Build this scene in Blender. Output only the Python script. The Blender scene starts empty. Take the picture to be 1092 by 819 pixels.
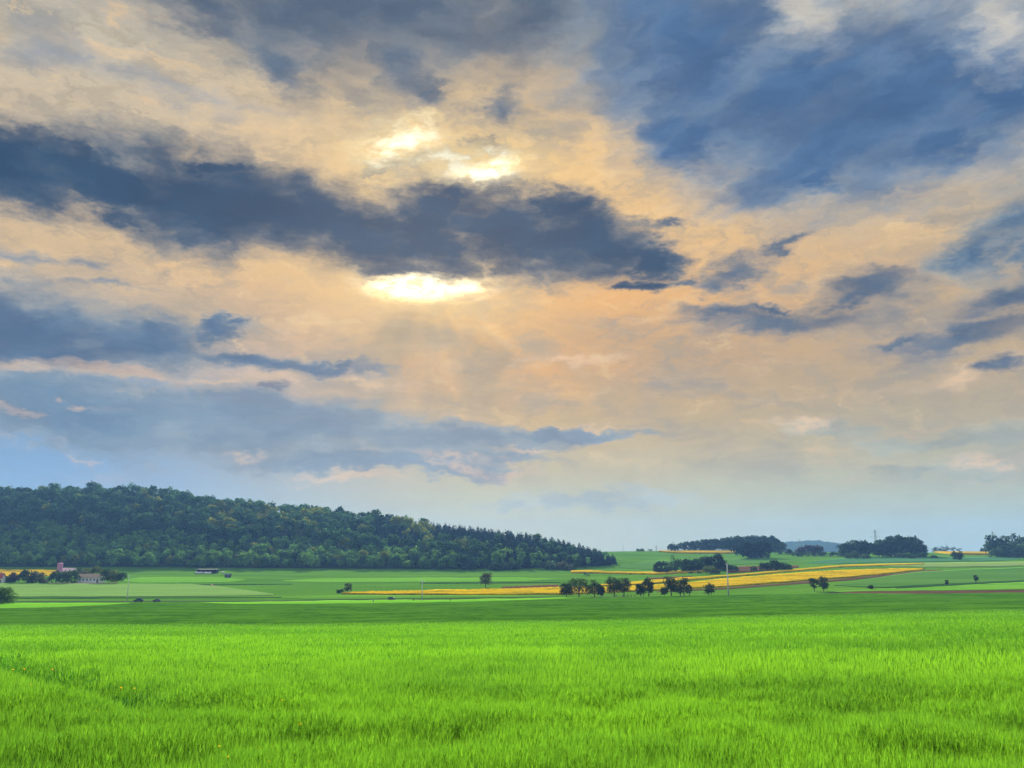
import bpy, math, random
import numpy as np

# ------------------------------------------------------------------ camera, sky, sun, exposure
scene = bpy.context.scene
col = scene.collection
EYE = 2.9
F = 945.7                      # focal length in units of a picture 1092 wide
HZ = 590.0                     # row of the eye level
TH = math.atan((HZ - 409.5) / F)
EXPOSURE = 2.0

cam_d = bpy.data.cameras.new("camera")
cam_d.sensor_width = 36.0
cam_d.lens = 36.0 * F / 1092.0
cam_d.clip_start = 0.1
cam_d.clip_end = 30000
cam = bpy.data.objects.new("camera", cam_d)
col.objects.link(cam)
cam.location = (0, 0, EYE)
cam.rotation_euler = (math.pi / 2 + TH, 0, 0)
scene.camera = cam

vs = scene.view_settings
vs.view_transform = 'Standard'
vs.look = 'None'
vs.gamma = 1
vs.use_curve_mapping = False
vs.exposure = EXPOSURE

SUN_AZ, SUN_EL = math.radians(-5.4), math.radians(18.5)
sun_d = bpy.data.lights.new("sun", 'SUN')
sun_d.energy = 4.0
sun_d.angle = math.radians(6)
sun_d.color = (1.0, 0.88, 0.70)
sun = bpy.data.objects.new("sun", sun_d)
col.objects.link(sun)
sun.location = (-40, 400, 200)
# the lamp shines along its -Z; aim it from the gap in the clouds towards the field
from mathutils import Vector
sdir = Vector((math.sin(SUN_AZ) * math.cos(SUN_EL), math.cos(SUN_AZ) * math.cos(SUN_EL), math.sin(SUN_EL)))
sun.rotation_euler = sdir.to_track_quat('Z', 'Y').to_euler()


def lin(c):
    out = []
    for v in c:
        v = v / 255.0
        out.append(v / 12.92 if v <= 0.04045 else ((v + 0.055) / 1.055) ** 2.4)
    return out


def ray(px, py):
    cx, cy = (px - 546.0) / F, (409.5 - py) / F
    return cx, math.cos(TH) - cy * math.sin(TH), math.sin(TH) + cy * math.cos(TH)


def azel(px, py):
    x, y, z = ray(px, py)
    return math.atan2(x, y), math.atan2(z, math.hypot(x, y))


world = bpy.data.worlds.new("World")
scene.world = world
world.use_nodes = True
SKYK = 2.0 ** (-EXPOSURE)
BACK_SKY = 1.0


def build_sky():
    nt = world.node_tree
    N, L = nt.nodes, nt.links
    N.clear()

    def sock(node, i, v):
        s = node.inputs[i]
        if hasattr(v, 'is_output') or isinstance(v, bpy.types.NodeSocket):
            L.new(v, s)
        else:
            s.default_value = v

    def M(op, a, b=0.0, c=0.0, clamp=False):
        n = N.new('ShaderNodeMath'); n.operation = op; n.use_clamp = clamp
        sock(n, 0, a)
        if len(n.inputs) > 1: sock(n, 1, b)
        if len(n.inputs) > 2: sock(n, 2, c)
        return n.outputs[0]

    def VM(op, a, b):
        n = N.new('ShaderNodeVectorMath'); n.operation = op
        sock(n, 0, a); sock(n, 1, b)
        return n.outputs[0]

    def XYZ(x, y, z=0.0):
        n = N.new('ShaderNodeCombineXYZ'); sock(n, 0, x); sock(n, 1, y); sock(n, 2, z)
        return n.outputs[0]

    def MIX(f, a, b, blend='MIX'):
        n = N.new('ShaderNodeMix'); n.data_type = 'RGBA'; n.blend_type = blend
        n.clamp_factor = True
        for i, v in ((0, f), (6, a), (7, b)):
            s = n.inputs[i]
            if isinstance(v, bpy.types.NodeSocket): L.new(v, s)
            else: s.default_value = v if i == 0 else (*v[:3], 1)
        return n.outputs[2]

    def NOISE(vec, scale, detail=6, rough=0.55, dist=0.0, color=False):
        n = N.new('ShaderNodeTexNoise')
        L.new(vec, n.inputs['Vector'])
        n.inputs['Scale'].default_value = scale
        n.inputs['Detail'].default_value = detail
        n.inputs['Roughness'].default_value = rough
        n.inputs['Distortion'].default_value = dist
        return n.outputs['Color' if color else 'Fac']

    def SS(x, a, b):
        n = N.new('ShaderNodeMapRange'); n.interpolation_type = 'SMOOTHSTEP'
        sock(n, 0, x); n.inputs[1].default_value = a; n.inputs[2].default_value = b
        return n.outputs[0]

    def RAMP(x, pts):            # colour against the row of the picture, as elevation
        n = N.new('ShaderNodeValToRGB')
        cr = n.color_ramp
        ps = sorted((azel(546, py)[1] / 0.7, c) for py, c in pts)
        while len(cr.elements) < len(ps): cr.elements.new(0.5)
        for e, (p, c) in zip(cr.elements, ps):
            e.position = max(0, min(1, p)); e.color = (*lin(c), 1)
        L.new(x, n.inputs[0])
        return n.outputs[0]

    tc = N.new('ShaderNodeTexCoord')
    sep = N.new('ShaderNodeSeparateXYZ'); L.new(tc.outputs['Generated'], sep.inputs[0])
    X, Y, Z = sep.outputs
    az = M('ARCTAN2', X, Y)
    el = M('ARCSINE', Z)
    ae = XYZ(az, el)
    # noises: stretched along the horizon, more so low down
    sx = XYZ(az, M('MULTIPLY', el, 2.1))
    sx3 = XYZ(az, M('MULTIPLY', el, 4.5))
    w1 = VM('SUBTRACT', NOISE(sx, 4.5, 3, color=True), (0.5, 0.5, 0.5))
    w2 = VM('SUBTRACT', NOISE(sx, 19, 5, 0.62, color=True), (0.5, 0.5, 0.5))
    w3 = VM('SUBTRACT', NOISE(sx, 62, 4, 0.65, color=True), (0.5, 0.5, 0.5))
    warp0 = VM('ADD', VM('MULTIPLY', w1, (0.16, 0.075, 0)), VM('MULTIPLY', w2, (0.085, 0.042, 0)))
    warp = VM('ADD', warp0, VM('MULTIPLY', w3, (0.034, 0.018, 0)))
    aw = VM('ADD', ae, warp)
    aw_half = VM('ADD', ae, VM('MULTIPLY', warp, (0.5, 0.5, 0.5)))
    nA = NOISE(VM('ADD', sx, VM('MULTIPLY', warp, (0.8, 0.8, 0))), 8, 7, 0.62)
    nB = NOISE(VM('ADD', sx3, VM('MULTIPLY', warp, (0.8, 1.6, 0))), 10, 6, 0.64)
    nC = NOISE(VM('ADD', sx, VM('MULTIPLY', warp, (0.5, 0.5, 0))), 34, 5, 0.66)
    nD = NOISE(sx, 80, 4, 0.6)
    nE = NOISE(VM('ADD', sx, VM('MULTIPLY', warp, (1.2, 2.0, 0))), 17, 6, 0.68, 0.6)
    nM = NOISE(VM('ADD', sx, VM('MULTIPLY', warp, (1.0, 1.0, 0))), 12, 5, 0.55)

    rot = N.new('ShaderNodeMapping'); rot.inputs['Rotation'].default_value = (0, 0, math.radians(-27)); rot.inputs['Scale'].default_value = (1.0, 1.0, 1.0)
    L.new(VM('ADD', ae, VM('MULTIPLY', warp, (0.5, 0.5, 0))), rot.inputs[0])
    nS = NOISE(VM('MULTIPLY', rot.outputs[0], (1.0, 3.2, 1.0)), 6.5, 6, 0.56)

    def blob(vec, px, py, rx, ry, ang=0.0, k=1.0):
        m = N.new('ShaderNodeMapping'); m.vector_type = 'TEXTURE'
        L.new(vec, m.inputs[0])
        a, e = azel(px, py)
        m.inputs[1].default_value = (a, e, 0)
        m.inputs[2].default_value = (0, 0, math.radians(ang))
        m.inputs[3].default_value = (rx / F, ry / F, 1)
        g = N.new('ShaderNodeTexGradient'); g.gradient_type = 'SPHERICAL'
        L.new(m.outputs[0], g.inputs[0])
        if k != 1.0:
            return M('MULTIPLY', g.outputs['Fac'], k)
        return g.outputs['Fac']

    rimlight = M('POWER', blob(ae, 470, 240, 330, 210), 1.2)

    def field(vec, lst):
        cur = None
        for b in lst:
            v = blob(vec, *b)
            cur = v if cur is None else M('SMOOTH_MAX', cur, v, 0.12)
        return cur

    def cloud(base, lst, core, edge, lo=0.06, hi=0.42, amp=0.55, noise=None, opacity=1.0, vec=None, fine=1.0, dp=None):
        f = field(vec or aw, lst)
        n = noise or nA
        d = M('ADD', f, M('MULTIPLY', M('SUBTRACT', n, 0.5), amp * 2.1))
        d = M('ADD', d, M('MULTIPLY', M('SUBTRACT', nC, 0.5), amp * 0.7 * fine))
        d = M('MULTIPLY', d, SS(f, 0.0, 0.16))
        cover = SS(d, lo, hi)
        deep = SS(M('ADD', d, M('MULTIPLY', M('SUBTRACT', nC, 0.5), 0.25 * fine)), *(dp or (lo + 0.12, hi + 0.32)))
        c = MIX(deep, MIX(M('MULTIPLY', rimlight, 0.5), lin(edge), lin((250, 214, 150))), lin(core))
        c = MIX(1.0, c, MIX(SS(nM, 0.32, 0.70), (0.80, 0.82, 0.86), (1.24, 1.20, 1.14)), 'MULTIPLY')
        return MIX(M('MULTIPLY', cover, opacity), base, c), cover

    # ---- thin high cloud and the air below it
    e01 = M('DIVIDE', el, 0.7)
    ej = M('ADD', e01, M('MULTIPLY', M('SUBTRACT', nB, 0.5), 0.05))
    left = RAMP(ej, [(0, (160, 160, 158)), (90, (200, 188, 165)), (200, (216, 192, 156)), (300, (216, 184, 138)),
                     (370, (190, 175, 160)), (415, (138, 160, 185)), (460, (118, 152, 186)), (505, (126, 166, 204)),
                     (555, (140, 178, 208)), (600, (165, 200, 230))])
    mid = RAMP(ej, [(0, (185, 165, 140)), (140, (236, 196, 134)), (250, (244, 196, 124)), (320, (240, 180, 102)),
                    (390, (226, 170, 100)), (450, (204, 174, 118)), (500, (194, 182, 142)), (540, (192, 196, 160)),
                    (600, (190, 202, 172))])
    right = RAMP(ej, [(0, (205, 200, 185)), (150, (205, 195, 180)), (250, (216, 186, 140)), (350, (206, 172, 126)),
                      (420, (204, 174, 126)), (470, (190, 176, 138)), (520, (184, 188, 156)), (560, (182, 198, 174)),
                      (600, (178, 202, 190))])
    base = MIX(SS(az, azel(30, 500)[0], azel(560, 500)[0]), left, mid)
    base = MIX(SS(az, azel(600, 500)[0], azel(1080, 500)[0]), base, right)
    # peach wisps and grey-blue hollows in the high cloud (fading out towards the horizon)
    hi_w = SS(el, azel(546, 560)[1], azel(546, 420)[1])
    base = MIX(M('MULTIPLY', SS(nB, 0.53, 0.70), M('MULTIPLY', hi_w, 0.55)), base, lin((252, 206, 140)))
    base = MIX(M('MULTIPLY', SS(nA, 0.50, 0.68), M('MULTIPLY', hi_w, 0.65)), base, lin((142, 144, 142)))
    base = MIX(M('MULTIPLY', SS(nC, 0.55, 0.72), M('MULTIPLY', hi_w, 0.22)), base, lin((250, 218, 162)))

    base = MIX(M('MULTIPLY', SS(nE, 0.48, 0.62), M('MULTIPLY', hi_w, 0.50)), base, lin((172, 158, 134)))
    base = MIX(M('MULTIPLY', SS(nE, 0.46, 0.30), M('MULTIPLY', hi_w, 0.45)), base, lin((255, 218, 156)))

    # ---- light round the hidden sun, and the shafts below it
    g1 = blob(aw_half, 458, 290, 210, 130)
    g2 = blob(aw_half, 470, 180, 190, 90, -6)
    glow = M('MAXIMUM', M('POWER', g1, 1.5), M('POWER', g2, 1.3))
    base = MIX(M('MULTIPLY', glow, 0.85), base, lin((255, 222, 150)))
    sa, se = azel(455, 290)
    dx, dy = M('SUBTRACT', az, sa), M('SUBTRACT', el, se)
    ang = M('ARCTAN2', dx, M('MULTIPLY', dy, -1))
    shaft = NOISE(XYZ(M('MULTIPLY', ang, 1.0), 0.3), 2.6, 2, 0.5)
    reg = M('MULTIPLY', SS(M('MULTIPLY', dy, -1), 0.02, 0.08), SS(M('MULTIPLY', dy, -1), 0.26, 0.12))
    base = MIX(M('MULTIPLY', M('MULTIPLY', SS(shaft, 0.38, 0.66), reg), 0.50), base, lin((156, 146, 124)))
    base, _ = cloud(base, [(430, 365, 110, 50, -12), (520, 400, 110, 45, -35), (645, 430, 45, 40), (590, 470, 120, 16)],
                    (160, 148, 124), (190, 162, 122), 0.0, 0.9, 0.35, nA, 0.72, None, 0.3)

    # ---- blue-grey bank low on the left, faint low cloud in the middle
    base, _ = cloud(base, [(60, 440, 260, 44, -2), (280, 455, 250, 42, -2), (470, 470, 190, 26, -2), (600, 466, 130, 11, 0), (420, 495, 220, 16)],
                    (102, 132, 158), (140, 156, 166), -0.05, 0.45, 0.40, nB, 0.88)
    base, _ = cloud(base, [(600, 530, 110, 15, 3), (690, 527, 70, 14), (540, 536, 60, 8)], (162, 180, 184), (176, 190, 184), 0.0, 0.7, 0.5, nC, 0.7)
    base, _ = cloud(base, [(880, 460, 70, 12), (960, 470, 100, 14), (1050, 465, 80, 20), (1000, 500, 120, 12)],
                    (160, 168, 156), (182, 176, 150), 0.05, 0.5, 0.5, nB, 0.7)
    # ---- left middle bank
    base, _ = cloud(base, [(30, 345, 150, 62, -6), (140, 365, 130, 42, -5), (60, 375, 140, 30, -3), (235, 348, 75, 18, 14), (262, 336, 30, 12, 20), (270, 383, 120, 17, -2),
                           (350, 390, 80, 13, -3), (278, 416, 22, 12), (120, 395, 100, 12, -6)],
                    (74, 104, 136), (142, 150, 154), 0.0, 0.6, 0.42, nA)
    base, _ = cloud(base, [(20, 264, 70, 14, 2), (75, 268, 40, 10), (110, 300, 60, 8)], (112, 132, 154), (172, 165, 152), 0.0, 0.9, 0.6, nC, 0.8)
    # peach streaks
    base, _ = cloud(base, [(40, 392, 120, 13, -6), (150, 403, 140, 13, -5), (280, 408, 140, 22, -4), (380, 404, 70, 20, 0),
                           (385, 512, 75, 8, -1), (480, 496, 70, 8, -8), (545, 505, 60, 7, -10), (600, 384, 100, 8, 3), (560, 487, 60, 5),
                           (18, 446, 34, 6), (95, 440, 22, 5), (80, 491, 22, 5), (270, 486, 26, 7), (650, 455, 70, 4),
                           (1060, 490, 40, 9), (1050, 400, 90, 20, 8), (850, 455, 60, 10), (230, 410, 60, 10)],
                    (244, 204, 158), (206, 184, 162), 0.0, 1.0, 0.8, nB, 0.50, aw)

    # ---- small banks on the right
    base, _ = cloud(base, [(930, 298, 74, 30, 3), (905, 310, 40, 18), (790, 278, 76, 24, 14), (755, 297, 50, 18, 10), (845, 336, 150, 25, -2), (780, 330, 100, 18, 2), (835, 322, 50, 10),
                           (1030, 352, 150, 24, 2), (960, 356, 70, 10, 0), (1088, 392, 34, 18), (860, 250, 50, 10, 6), (720, 300, 40, 12),
                           (1060, 320, 80, 24, 8), (700, 240, 60, 10, 4), (900, 200, 80, 9, -4)],
                    (82, 100, 122), (160, 148, 134), 0.0, 0.78, 0.36, nA, 1.0, None, 0.7)
    base, _ = cloud(base, [(1075, 235, 78, 62, 15), (1040, 268, 60, 48, 30), (1092, 275, 60, 40), (1110, 215, 60, 50)],
                    (66, 98, 132), (150, 160, 160), 0.0, 0.85, 0.3, nM, 1.0, None, 0.4)

    base, _ = cloud(base, [(165, 88, 130, 22, -6), (215, 97, 70, 14), (60, 60, 120, 30, 4), (250, 110, 90, 16)], (140, 152, 168), (180, 174, 164), 0.0, 1.0, 0.5, nA, 0.6)
    # ---- grey cloud across the top
    base, _ = cloud(base, [(400, 5, 440, 120, -5), (420, 0, 380, 150, -6), (320, 15, 300, 95, -8), (570, 5, 300, 115, 2), (430, 70, 110, 70, -40), (290, 58, 90, 44, -40), (680, 30, 170, 100, 0),
                           (535, 118, 80, 36, 20), (460, 100, 80, 34, -20), (200, 0, 200, 44, -6)],
                    (82, 100, 122), (156, 152, 144), 0.0, 0.78, 0.36, nA, 1.0, None, 0.5)
    # ---- wide blue cloud, upper right
    base, _ = cloud(base, [(735, 50, 200, 145, -10), (850, 98, 270, 130, 8), (975, 95, 250, 130, 22), (1065, 75, 190, 95, 30), (880, 155, 190, 75, 10), (745, 140, 120, 75, 20), (725, 155, 60, 50, 40), (880, 185, 30, 40),
                           (1000, 140, 100, 40, 25), (720, 130, 80, 50)],
                    (70, 104, 146), (142, 156, 168), 0.0, 0.64, 0.34, nS, 1.0, None, 0.35)
    base, _ = cloud(base, [(855, 8, 70, 52, -60), (1080, 15, 75, 55, 10)], (222, 212, 192), (180, 186, 188), 0.0, 0.9, 0.6, nA, 0.7)

    # ---- the dark band in front of the sun
    base, _ = cloud(base, [(465, 172, 85, 26, 6), (420, 178, 60, 22), (500, 165, 40, 18), (540, 205, 40, 14)], (104, 118, 128), (160, 152, 136), 0.05, 0.8, 0.85, nC, 0.75)
    # bright gaps
    base, cg = cloud(base, [(515, 191, 60, 24, 6), (428, 153, 70, 34, 12), (480, 172, 50, 20)], (255, 248, 214), (255, 222, 148), 0.0, 1.2, 0.9, nC, 0.95, None, 0.6, (0.3, 1.1))
    def ADDC(a, fac, c):
        n_ = N.new('ShaderNodeMix'); n_.data_type = 'RGBA'; n_.blend_type = 'ADD'; n_.clamp_factor = False
        sock(n_, 0, fac); L.new(a, n_.inputs[6]); n_.inputs[7].default_value = (*c, 1)
        return n_.outputs[2]
    nz = M('ADD', 0.2, M('MULTIPLY', SS(nC, 0.34, 0.60), 1.15))
    gap = M('MULTIPLY', M('POWER', blob(aw_half, 453, 291, 100, 38, -1), 1.8), nz)
    base = ADDC(base, gap, (5.5, 4.3, 2.2))
    gap2 = M('MULTIPLY', M('POWER', blob(aw_half, 516, 191, 54, 20, 5), 1.6), nz)
    base = ADDC(base, gap2, (3.0, 2.6, 1.7))
    gap3 = M('MULTIPLY', M('POWER', blob(aw_half, 428, 153, 50, 22, 10), 1.6), nz)
    base = ADDC(base, gap3, (1.0, 0.88, 0.6))
    for bx, by, rx, ry, kk in ((515, 191, 70, 30, 0.4), (428, 153, 76, 34, 0.4)):
        gl = M('MULTIPLY', M('POWER', blob(aw_half, bx, by, rx, ry, 8), 0.9), M('MULTIPLY', SS(nC, 0.34, 0.60), 1.5 * kk))
        base = MIX(gl, base, lin((255, 246, 206)))
    base, _ = cloud(base, [(450, 252, 160, 54, -3), (570, 262, 150, 54, -8), (330, 226, 380, 70, -9), (130, 192, 230, 38, -9), (540, 248, 190, 60, -9), (0, 176, 140, 46, -8), (120, 196, 150, 38, -10), (230, 222, 150, 62, -6), (340, 232, 150, 62, -3), (450, 238, 130, 60, -2), (545, 250, 120, 62, -6), (625, 256, 100, 52, -16),
                           (690, 274, 58, 26, -6), (682, 300, 34, 14), (230, 200, 120, 40, -4), (480, 225, 90, 40), (600, 232, 60, 32), (240, 172, 70, 14)],
                    (38, 68, 98), (110, 120, 130), 0.0, 0.60, 0.36, nA, 1.0, None, 1.0, (0.10, 0.85))
    bleed = M('MULTIPLY', M('POWER', blob(aw_half, 453, 300, 62, 17, -1), 1.1), nz)
    base = ADDC(base, bleed, (1.7, 1.45, 0.85))

    # fine grain of the cloud
    base = MIX(1.0, base, MIX(nD, (0.93, 0.93, 0.93), (1.07, 1.07, 1.07)), 'MULTIPLY')
    front = base

    # ---- the rest of the overcast: overhead and behind the viewer
    n3 = NOISE(tc.outputs['Generated'], 3.0, 8, 0.6)
    rest = MIX(SS(n3, 0.35, 0.65), [BACK_SKY * v for v in (0.42, 0.46, 0.52)], [BACK_SKY * v for v in (0.80, 0.78, 0.74)])
    wfront = M('MULTIPLY', SS(M('ABSOLUTE', az), 1.15, 0.75), SS(el, 0.85, 0.62))
    allsky = MIX(wfront, rest, front)
    sc = N.new('ShaderNodeVectorMath'); sc.operation = 'SCALE'
    L.new(allsky, sc.inputs[0]); sc.inputs['Scale'].default_value = SKYK

    sky = N.new('ShaderNodeTexSky'); sky.sky_type = 'NISHITA'; sky.sun_disc = False
    sky.sun_elevation = SUN_EL; sky.sun_rotation = SUN_AZ
    b1 = N.new('ShaderNodeBackground'); L.new(sky.outputs[0], b1.inputs[0]); b1.inputs[1].default_value = 0.05
    b2 = N.new('ShaderNodeBackground'); L.new(sc.outputs[0], b2.inputs[0]); b2.inputs[1].default_value = 1.0
    mx = N.new('ShaderNodeMixShader'); mx.inputs[0].default_value = 0.985
    L.new(b1.outputs[0], mx.inputs[1]); L.new(b2.outputs[0], mx.inputs[2])
    out = N.new('ShaderNodeOutputWorld'); L.new(mx.outputs[0], out.inputs[0])


build_sky()
world.cycles.sampling_method = 'MANUAL'
world.cycles.sample_map_resolution = 512
#@@STRUCTURE

# ------------------------------------------------------------------ small helpers
rng = np.random.default_rng(7)
random.seed(7)


def tag(o, label=None, cat=None, group=None, kind=None):
    if label: o['label'] = label
    if cat: o['category'] = cat
    if group: o['group'] = group
    if kind: o['kind'] = kind
    return o


def mesh_from(name, V, Fc, mats=(), smooth=False, attrs=None, midx=None):
    V = np.asarray(V, dtype=np.float32).reshape(-1, 3)
    me = bpy.data.meshes.new(name)
    if isinstance(Fc, np.ndarray):
        n, k = Fc.shape
        me.vertices.add(len(V)); me.vertices.foreach_set('co', V.ravel())
        me.loops.add(n * k); me.loops.foreach_set('vertex_index', Fc.astype(np.int32).ravel())
        me.polygons.add(n)
        me.polygons.foreach_set('loop_start', np.arange(0, n * k, k, dtype=np.int32))
        if midx is not None: me.polygons.foreach_set('material_index', np.asarray(midx, dtype=np.int32))
        me.polygons.foreach_set('use_smooth', np.full(n, smooth, dtype=bool))
    else:
        me.from_pydata([tuple(map(float, v)) for v in V], [], [tuple(map(int, f)) for f in Fc])
        if midx is not None: me.polygons.foreach_set('material_index', np.asarray(midx, dtype=np.int32))
        if smooth: me.polygons.foreach_set('use_smooth', np.ones(len(me.polygons), dtype=bool))
    for k, v in (attrs or {}).items():
        v = np.asarray(v, dtype=np.float32)
        if v.ndim == 1:
            a = me.attributes.new(k, 'FLOAT', 'POINT'); a.data.foreach_set('value', v)
        else:
            a = me.attributes.new(k, 'FLOAT_COLOR', 'POINT')
            a.data.foreach_set('color', np.hstack([v, np.ones((len(v), 1), np.float32)]).ravel())
    me.update(calc_edges=True); me.validate()
    for m in mats: me.materials.append(m)
    return me


def link(name, me, parent=None):
    o = bpy.data.objects.new(name, me)
    col.objects.link(o)
    if parent: o.parent = parent
    return o


def empty(name, loc, rz=0.0):
    o = bpy.data.objects.new(name, None)
    o.empty_display_size = 0.5
    col.objects.link(o)
    o.location = loc; o.rotation_euler = (0, 0, rz)
    return o


class MB:
    """collects simple solids into one mesh"""
    def __init__(self): self.v, self.f = [], []

    def add(self, vs_, fs_):
        b = len(self.v); self.v += [tuple(p) for p in vs_]; self.f += [tuple(b + i for i in q) for q in fs_]
        return self

    def box(self, x0, x1, y0, y1, z0, z1):
        p = [(x, y, z) for z in (z0, z1) for y in (y0, y1) for x in (x0, x1)]
        return self.add(p, [(0, 2, 3, 1), (4, 5, 7, 6), (0, 1, 5, 4), (2, 6, 7, 3), (0, 4, 6, 2), (1, 3, 7, 5)])

    def tube(self, a, b, r0, r1, n=7, cap=True):
        a, b = Vector(a), Vector(b)
        d = (b - a).normalized()
        s = d.cross(Vector((0.31, 0.95, 0.02))).normalized(); t = d.cross(s)
        p = []
        for c, r in ((a, r0), (b, r1)):
            p += [tuple(c + (s * math.cos(2 * math.pi * i / n) + t * math.sin(2 * math.pi * i / n)) * r) for i in range(n)]
        f = [(i, (i + 1) % n, n + (i + 1) % n, n + i) for i in range(n)]
        if cap: f += [tuple(range(n - 1, -1, -1)), tuple(range(n, 2 * n))]
        return self.add(p, f)

    def prism(self, prof, y0, y1):        # outline in x,z drawn out along y
        n = len(prof)
        p = [(x, y0, z) for x, z in prof] + [(x, y1, z) for x, z in prof]
        f = [tuple(range(n)), tuple(range(2 * n - 1, n - 1, -1))] + [(i, n + i, n + (i + 1) % n, (i + 1) % n) for i in range(n)]
        return self.add(p, f)

    def build(self, name, mat, parent=None, smooth=False):
        return link(name, mesh_from(name, self.v, self.f, [mat], smooth), parent)


# ------------------------------------------------------------------ materials
def new_mat(name):
    m = bpy.data.materials.new(name); m.use_nodes = True
    nt = m.node_tree
    return m, nt, nt.nodes['Principled BSDF']


def plain(name, c, rough=0.7, metal=0.0, var=0.15, scale=3.0, spec=0.3):
    m, nt, b = new_mat(name)
    n = nt.nodes.new('ShaderNodeTexNoise'); n.inputs['Scale'].default_value = scale; n.inputs['Detail'].default_value = 5
    tc = nt.nodes.new('ShaderNodeTexCoord'); nt.links.new(tc.outputs['Object'], n.inputs['Vector'])
    r = nt.nodes.new('ShaderNodeValToRGB')
    r.color_ramp.elements[0].position = 0.3; r.color_ramp.elements[1].position = 0.7
    r.color_ramp.elements[0].color = (*[v * (1 - var) for v in c], 1)
    r.color_ramp.elements[1].color = (*[min(1, v * (1 + var)) for v in c], 1)
    nt.links.new(n.outputs['Fac'], r.inputs[0]); nt.links.new(r.outputs[0], b.inputs['Base Color'])
    b.inputs['Roughness'].default_value = rough; b.inputs['Metallic'].default_value = metal
    b.inputs['Specular IOR Level'].default_value = spec
    return m


def crop_mat(name, c1, c2, scale=(0.05, 0.5), fine=2.0, spots=None, bump=0.6, transl=0.0, rows=None):
    """a field seen from far: two tones in soft patches drawn out along the rows, plus fine grain"""
    m, nt, b = new_mat(name)
    N, L = nt.nodes, nt.links
    geo = N.new('ShaderNodeNewGeometry')
    mp = N.new('ShaderNodeMapping'); mp.inputs['Scale'].default_value = (scale[0], scale[1], 0.3)
    if rows: mp.inputs['Rotation'].default_value = (0, 0, math.radians(rows))
    L.new(geo.outputs['Position'], mp.inputs[0])
    n1 = N.new('ShaderNodeTexNoise'); n1.inputs['Scale'].default_value = 1.0; n1.inputs['Detail'].default_value = 6
    n1.inputs['Roughness'].default_value = 0.6
    L.new(mp.outputs[0], n1.inputs['Vector'])
    n2 = N.new('ShaderNodeTexNoise'); n2.inputs['Scale'].default_value = fine; n2.inputs['Detail'].default_value = 4
    L.new(geo.outputs['Position'], n2.inputs['Vector'])
    ad = N.new('ShaderNodeMath'); ad.operation = 'MULTIPLY_ADD'; ad.inputs[1].default_value = 0.6
    L.new(n2.outputs['Fac'], ad.inputs[0]); L.new(n1.outputs['Fac'], ad.inputs[2])
    r = N.new('ShaderNodeValToRGB')
    r.color_ramp.elements[0].position = 0.66; r.color_ramp.elements[1].position = 0.95
    r.color_ramp.elements[0].color = (*c1, 1); r.color_ramp.elements[1].color = (*c2, 1)
    if spots:
        e = r.color_ramp.elements.new(0.74); e.color = (*c1, 1)
        r.color_ramp.elements[0].color = (*spots, 1)
    L.new(ad.outputs[0], r.inputs[0])
    L.new(r.outputs[0], b.inputs['Base Color'])
    b.inputs['Roughness'].default_value = 1.0; b.inputs['Specular IOR Level'].default_value = 0.0
    bp = N.new('ShaderNodeBump'); bp.inputs['Strength'].default_value = bump; bp.inputs['Distance'].default_value = 0.3
    L.new(n2.outputs['Fac'], bp.inputs['Height']); L.new(bp.outputs[0], b.inputs['Normal'])
    if transl:
        t = N.new('ShaderNodeBsdfTranslucent'); L.new(r.outputs[0], t.inputs[0])
        mx = N.new('ShaderNodeMixShader'); mx.inputs[0].default_value = transl
        L.new(b.outputs[0], mx.inputs[1]); L.new(t.outputs[0], mx.inputs[2])
        L.new(mx.outputs[0], N['Material Output'].inputs[0])
    return m


def leaf_mat(name, transl=0.35, gain=1.0, own=False):
    """leaves: colour of the plant (object colour) times the tint each clump carries"""
    m, nt, b = new_mat(name)
    N, L = nt.nodes, nt.links
    at = N.new('ShaderNodeAttribute'); at.attribute_name = 'tint'
    src = at.outputs['Color']
    if not own:
        oi = N.new('ShaderNodeObjectInfo')
        mx = N.new('ShaderNodeMix'); mx.data_type = 'RGBA'; mx.blend_type = 'MULTIPLY'; mx.inputs[0].default_value = 1
        L.new(oi.outputs['Color'], mx.inputs[6]); L.new(at.outputs['Color'], mx.inputs[7])
        src = mx.outputs[2]
    L.new(src, b.inputs['Base Color'])
    b.inputs['Roughness'].default_value = 1.0; b.inputs['Specular IOR Level'].default_value = 0.0
    t = N.new('ShaderNodeBsdfTranslucent'); L.new(src, t.inputs[0])
    ms = N.new('ShaderNodeMixShader'); ms.inputs[0].default_value = transl
    L.new(b.outputs[0], ms.inputs[1]); L.new(t.outputs[0], ms.inputs[2])
    L.new(ms.outputs[0], N['Material Output'].inputs[0])
    return m


LEAF = leaf_mat('leaves', 0.35)
LEAF_OWN = leaf_mat('forest_leaves', 0.30, own=True)
BARK = plain('bark', (0.07, 0.055, 0.045), 0.9, scale=6, var=0.4)

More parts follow.
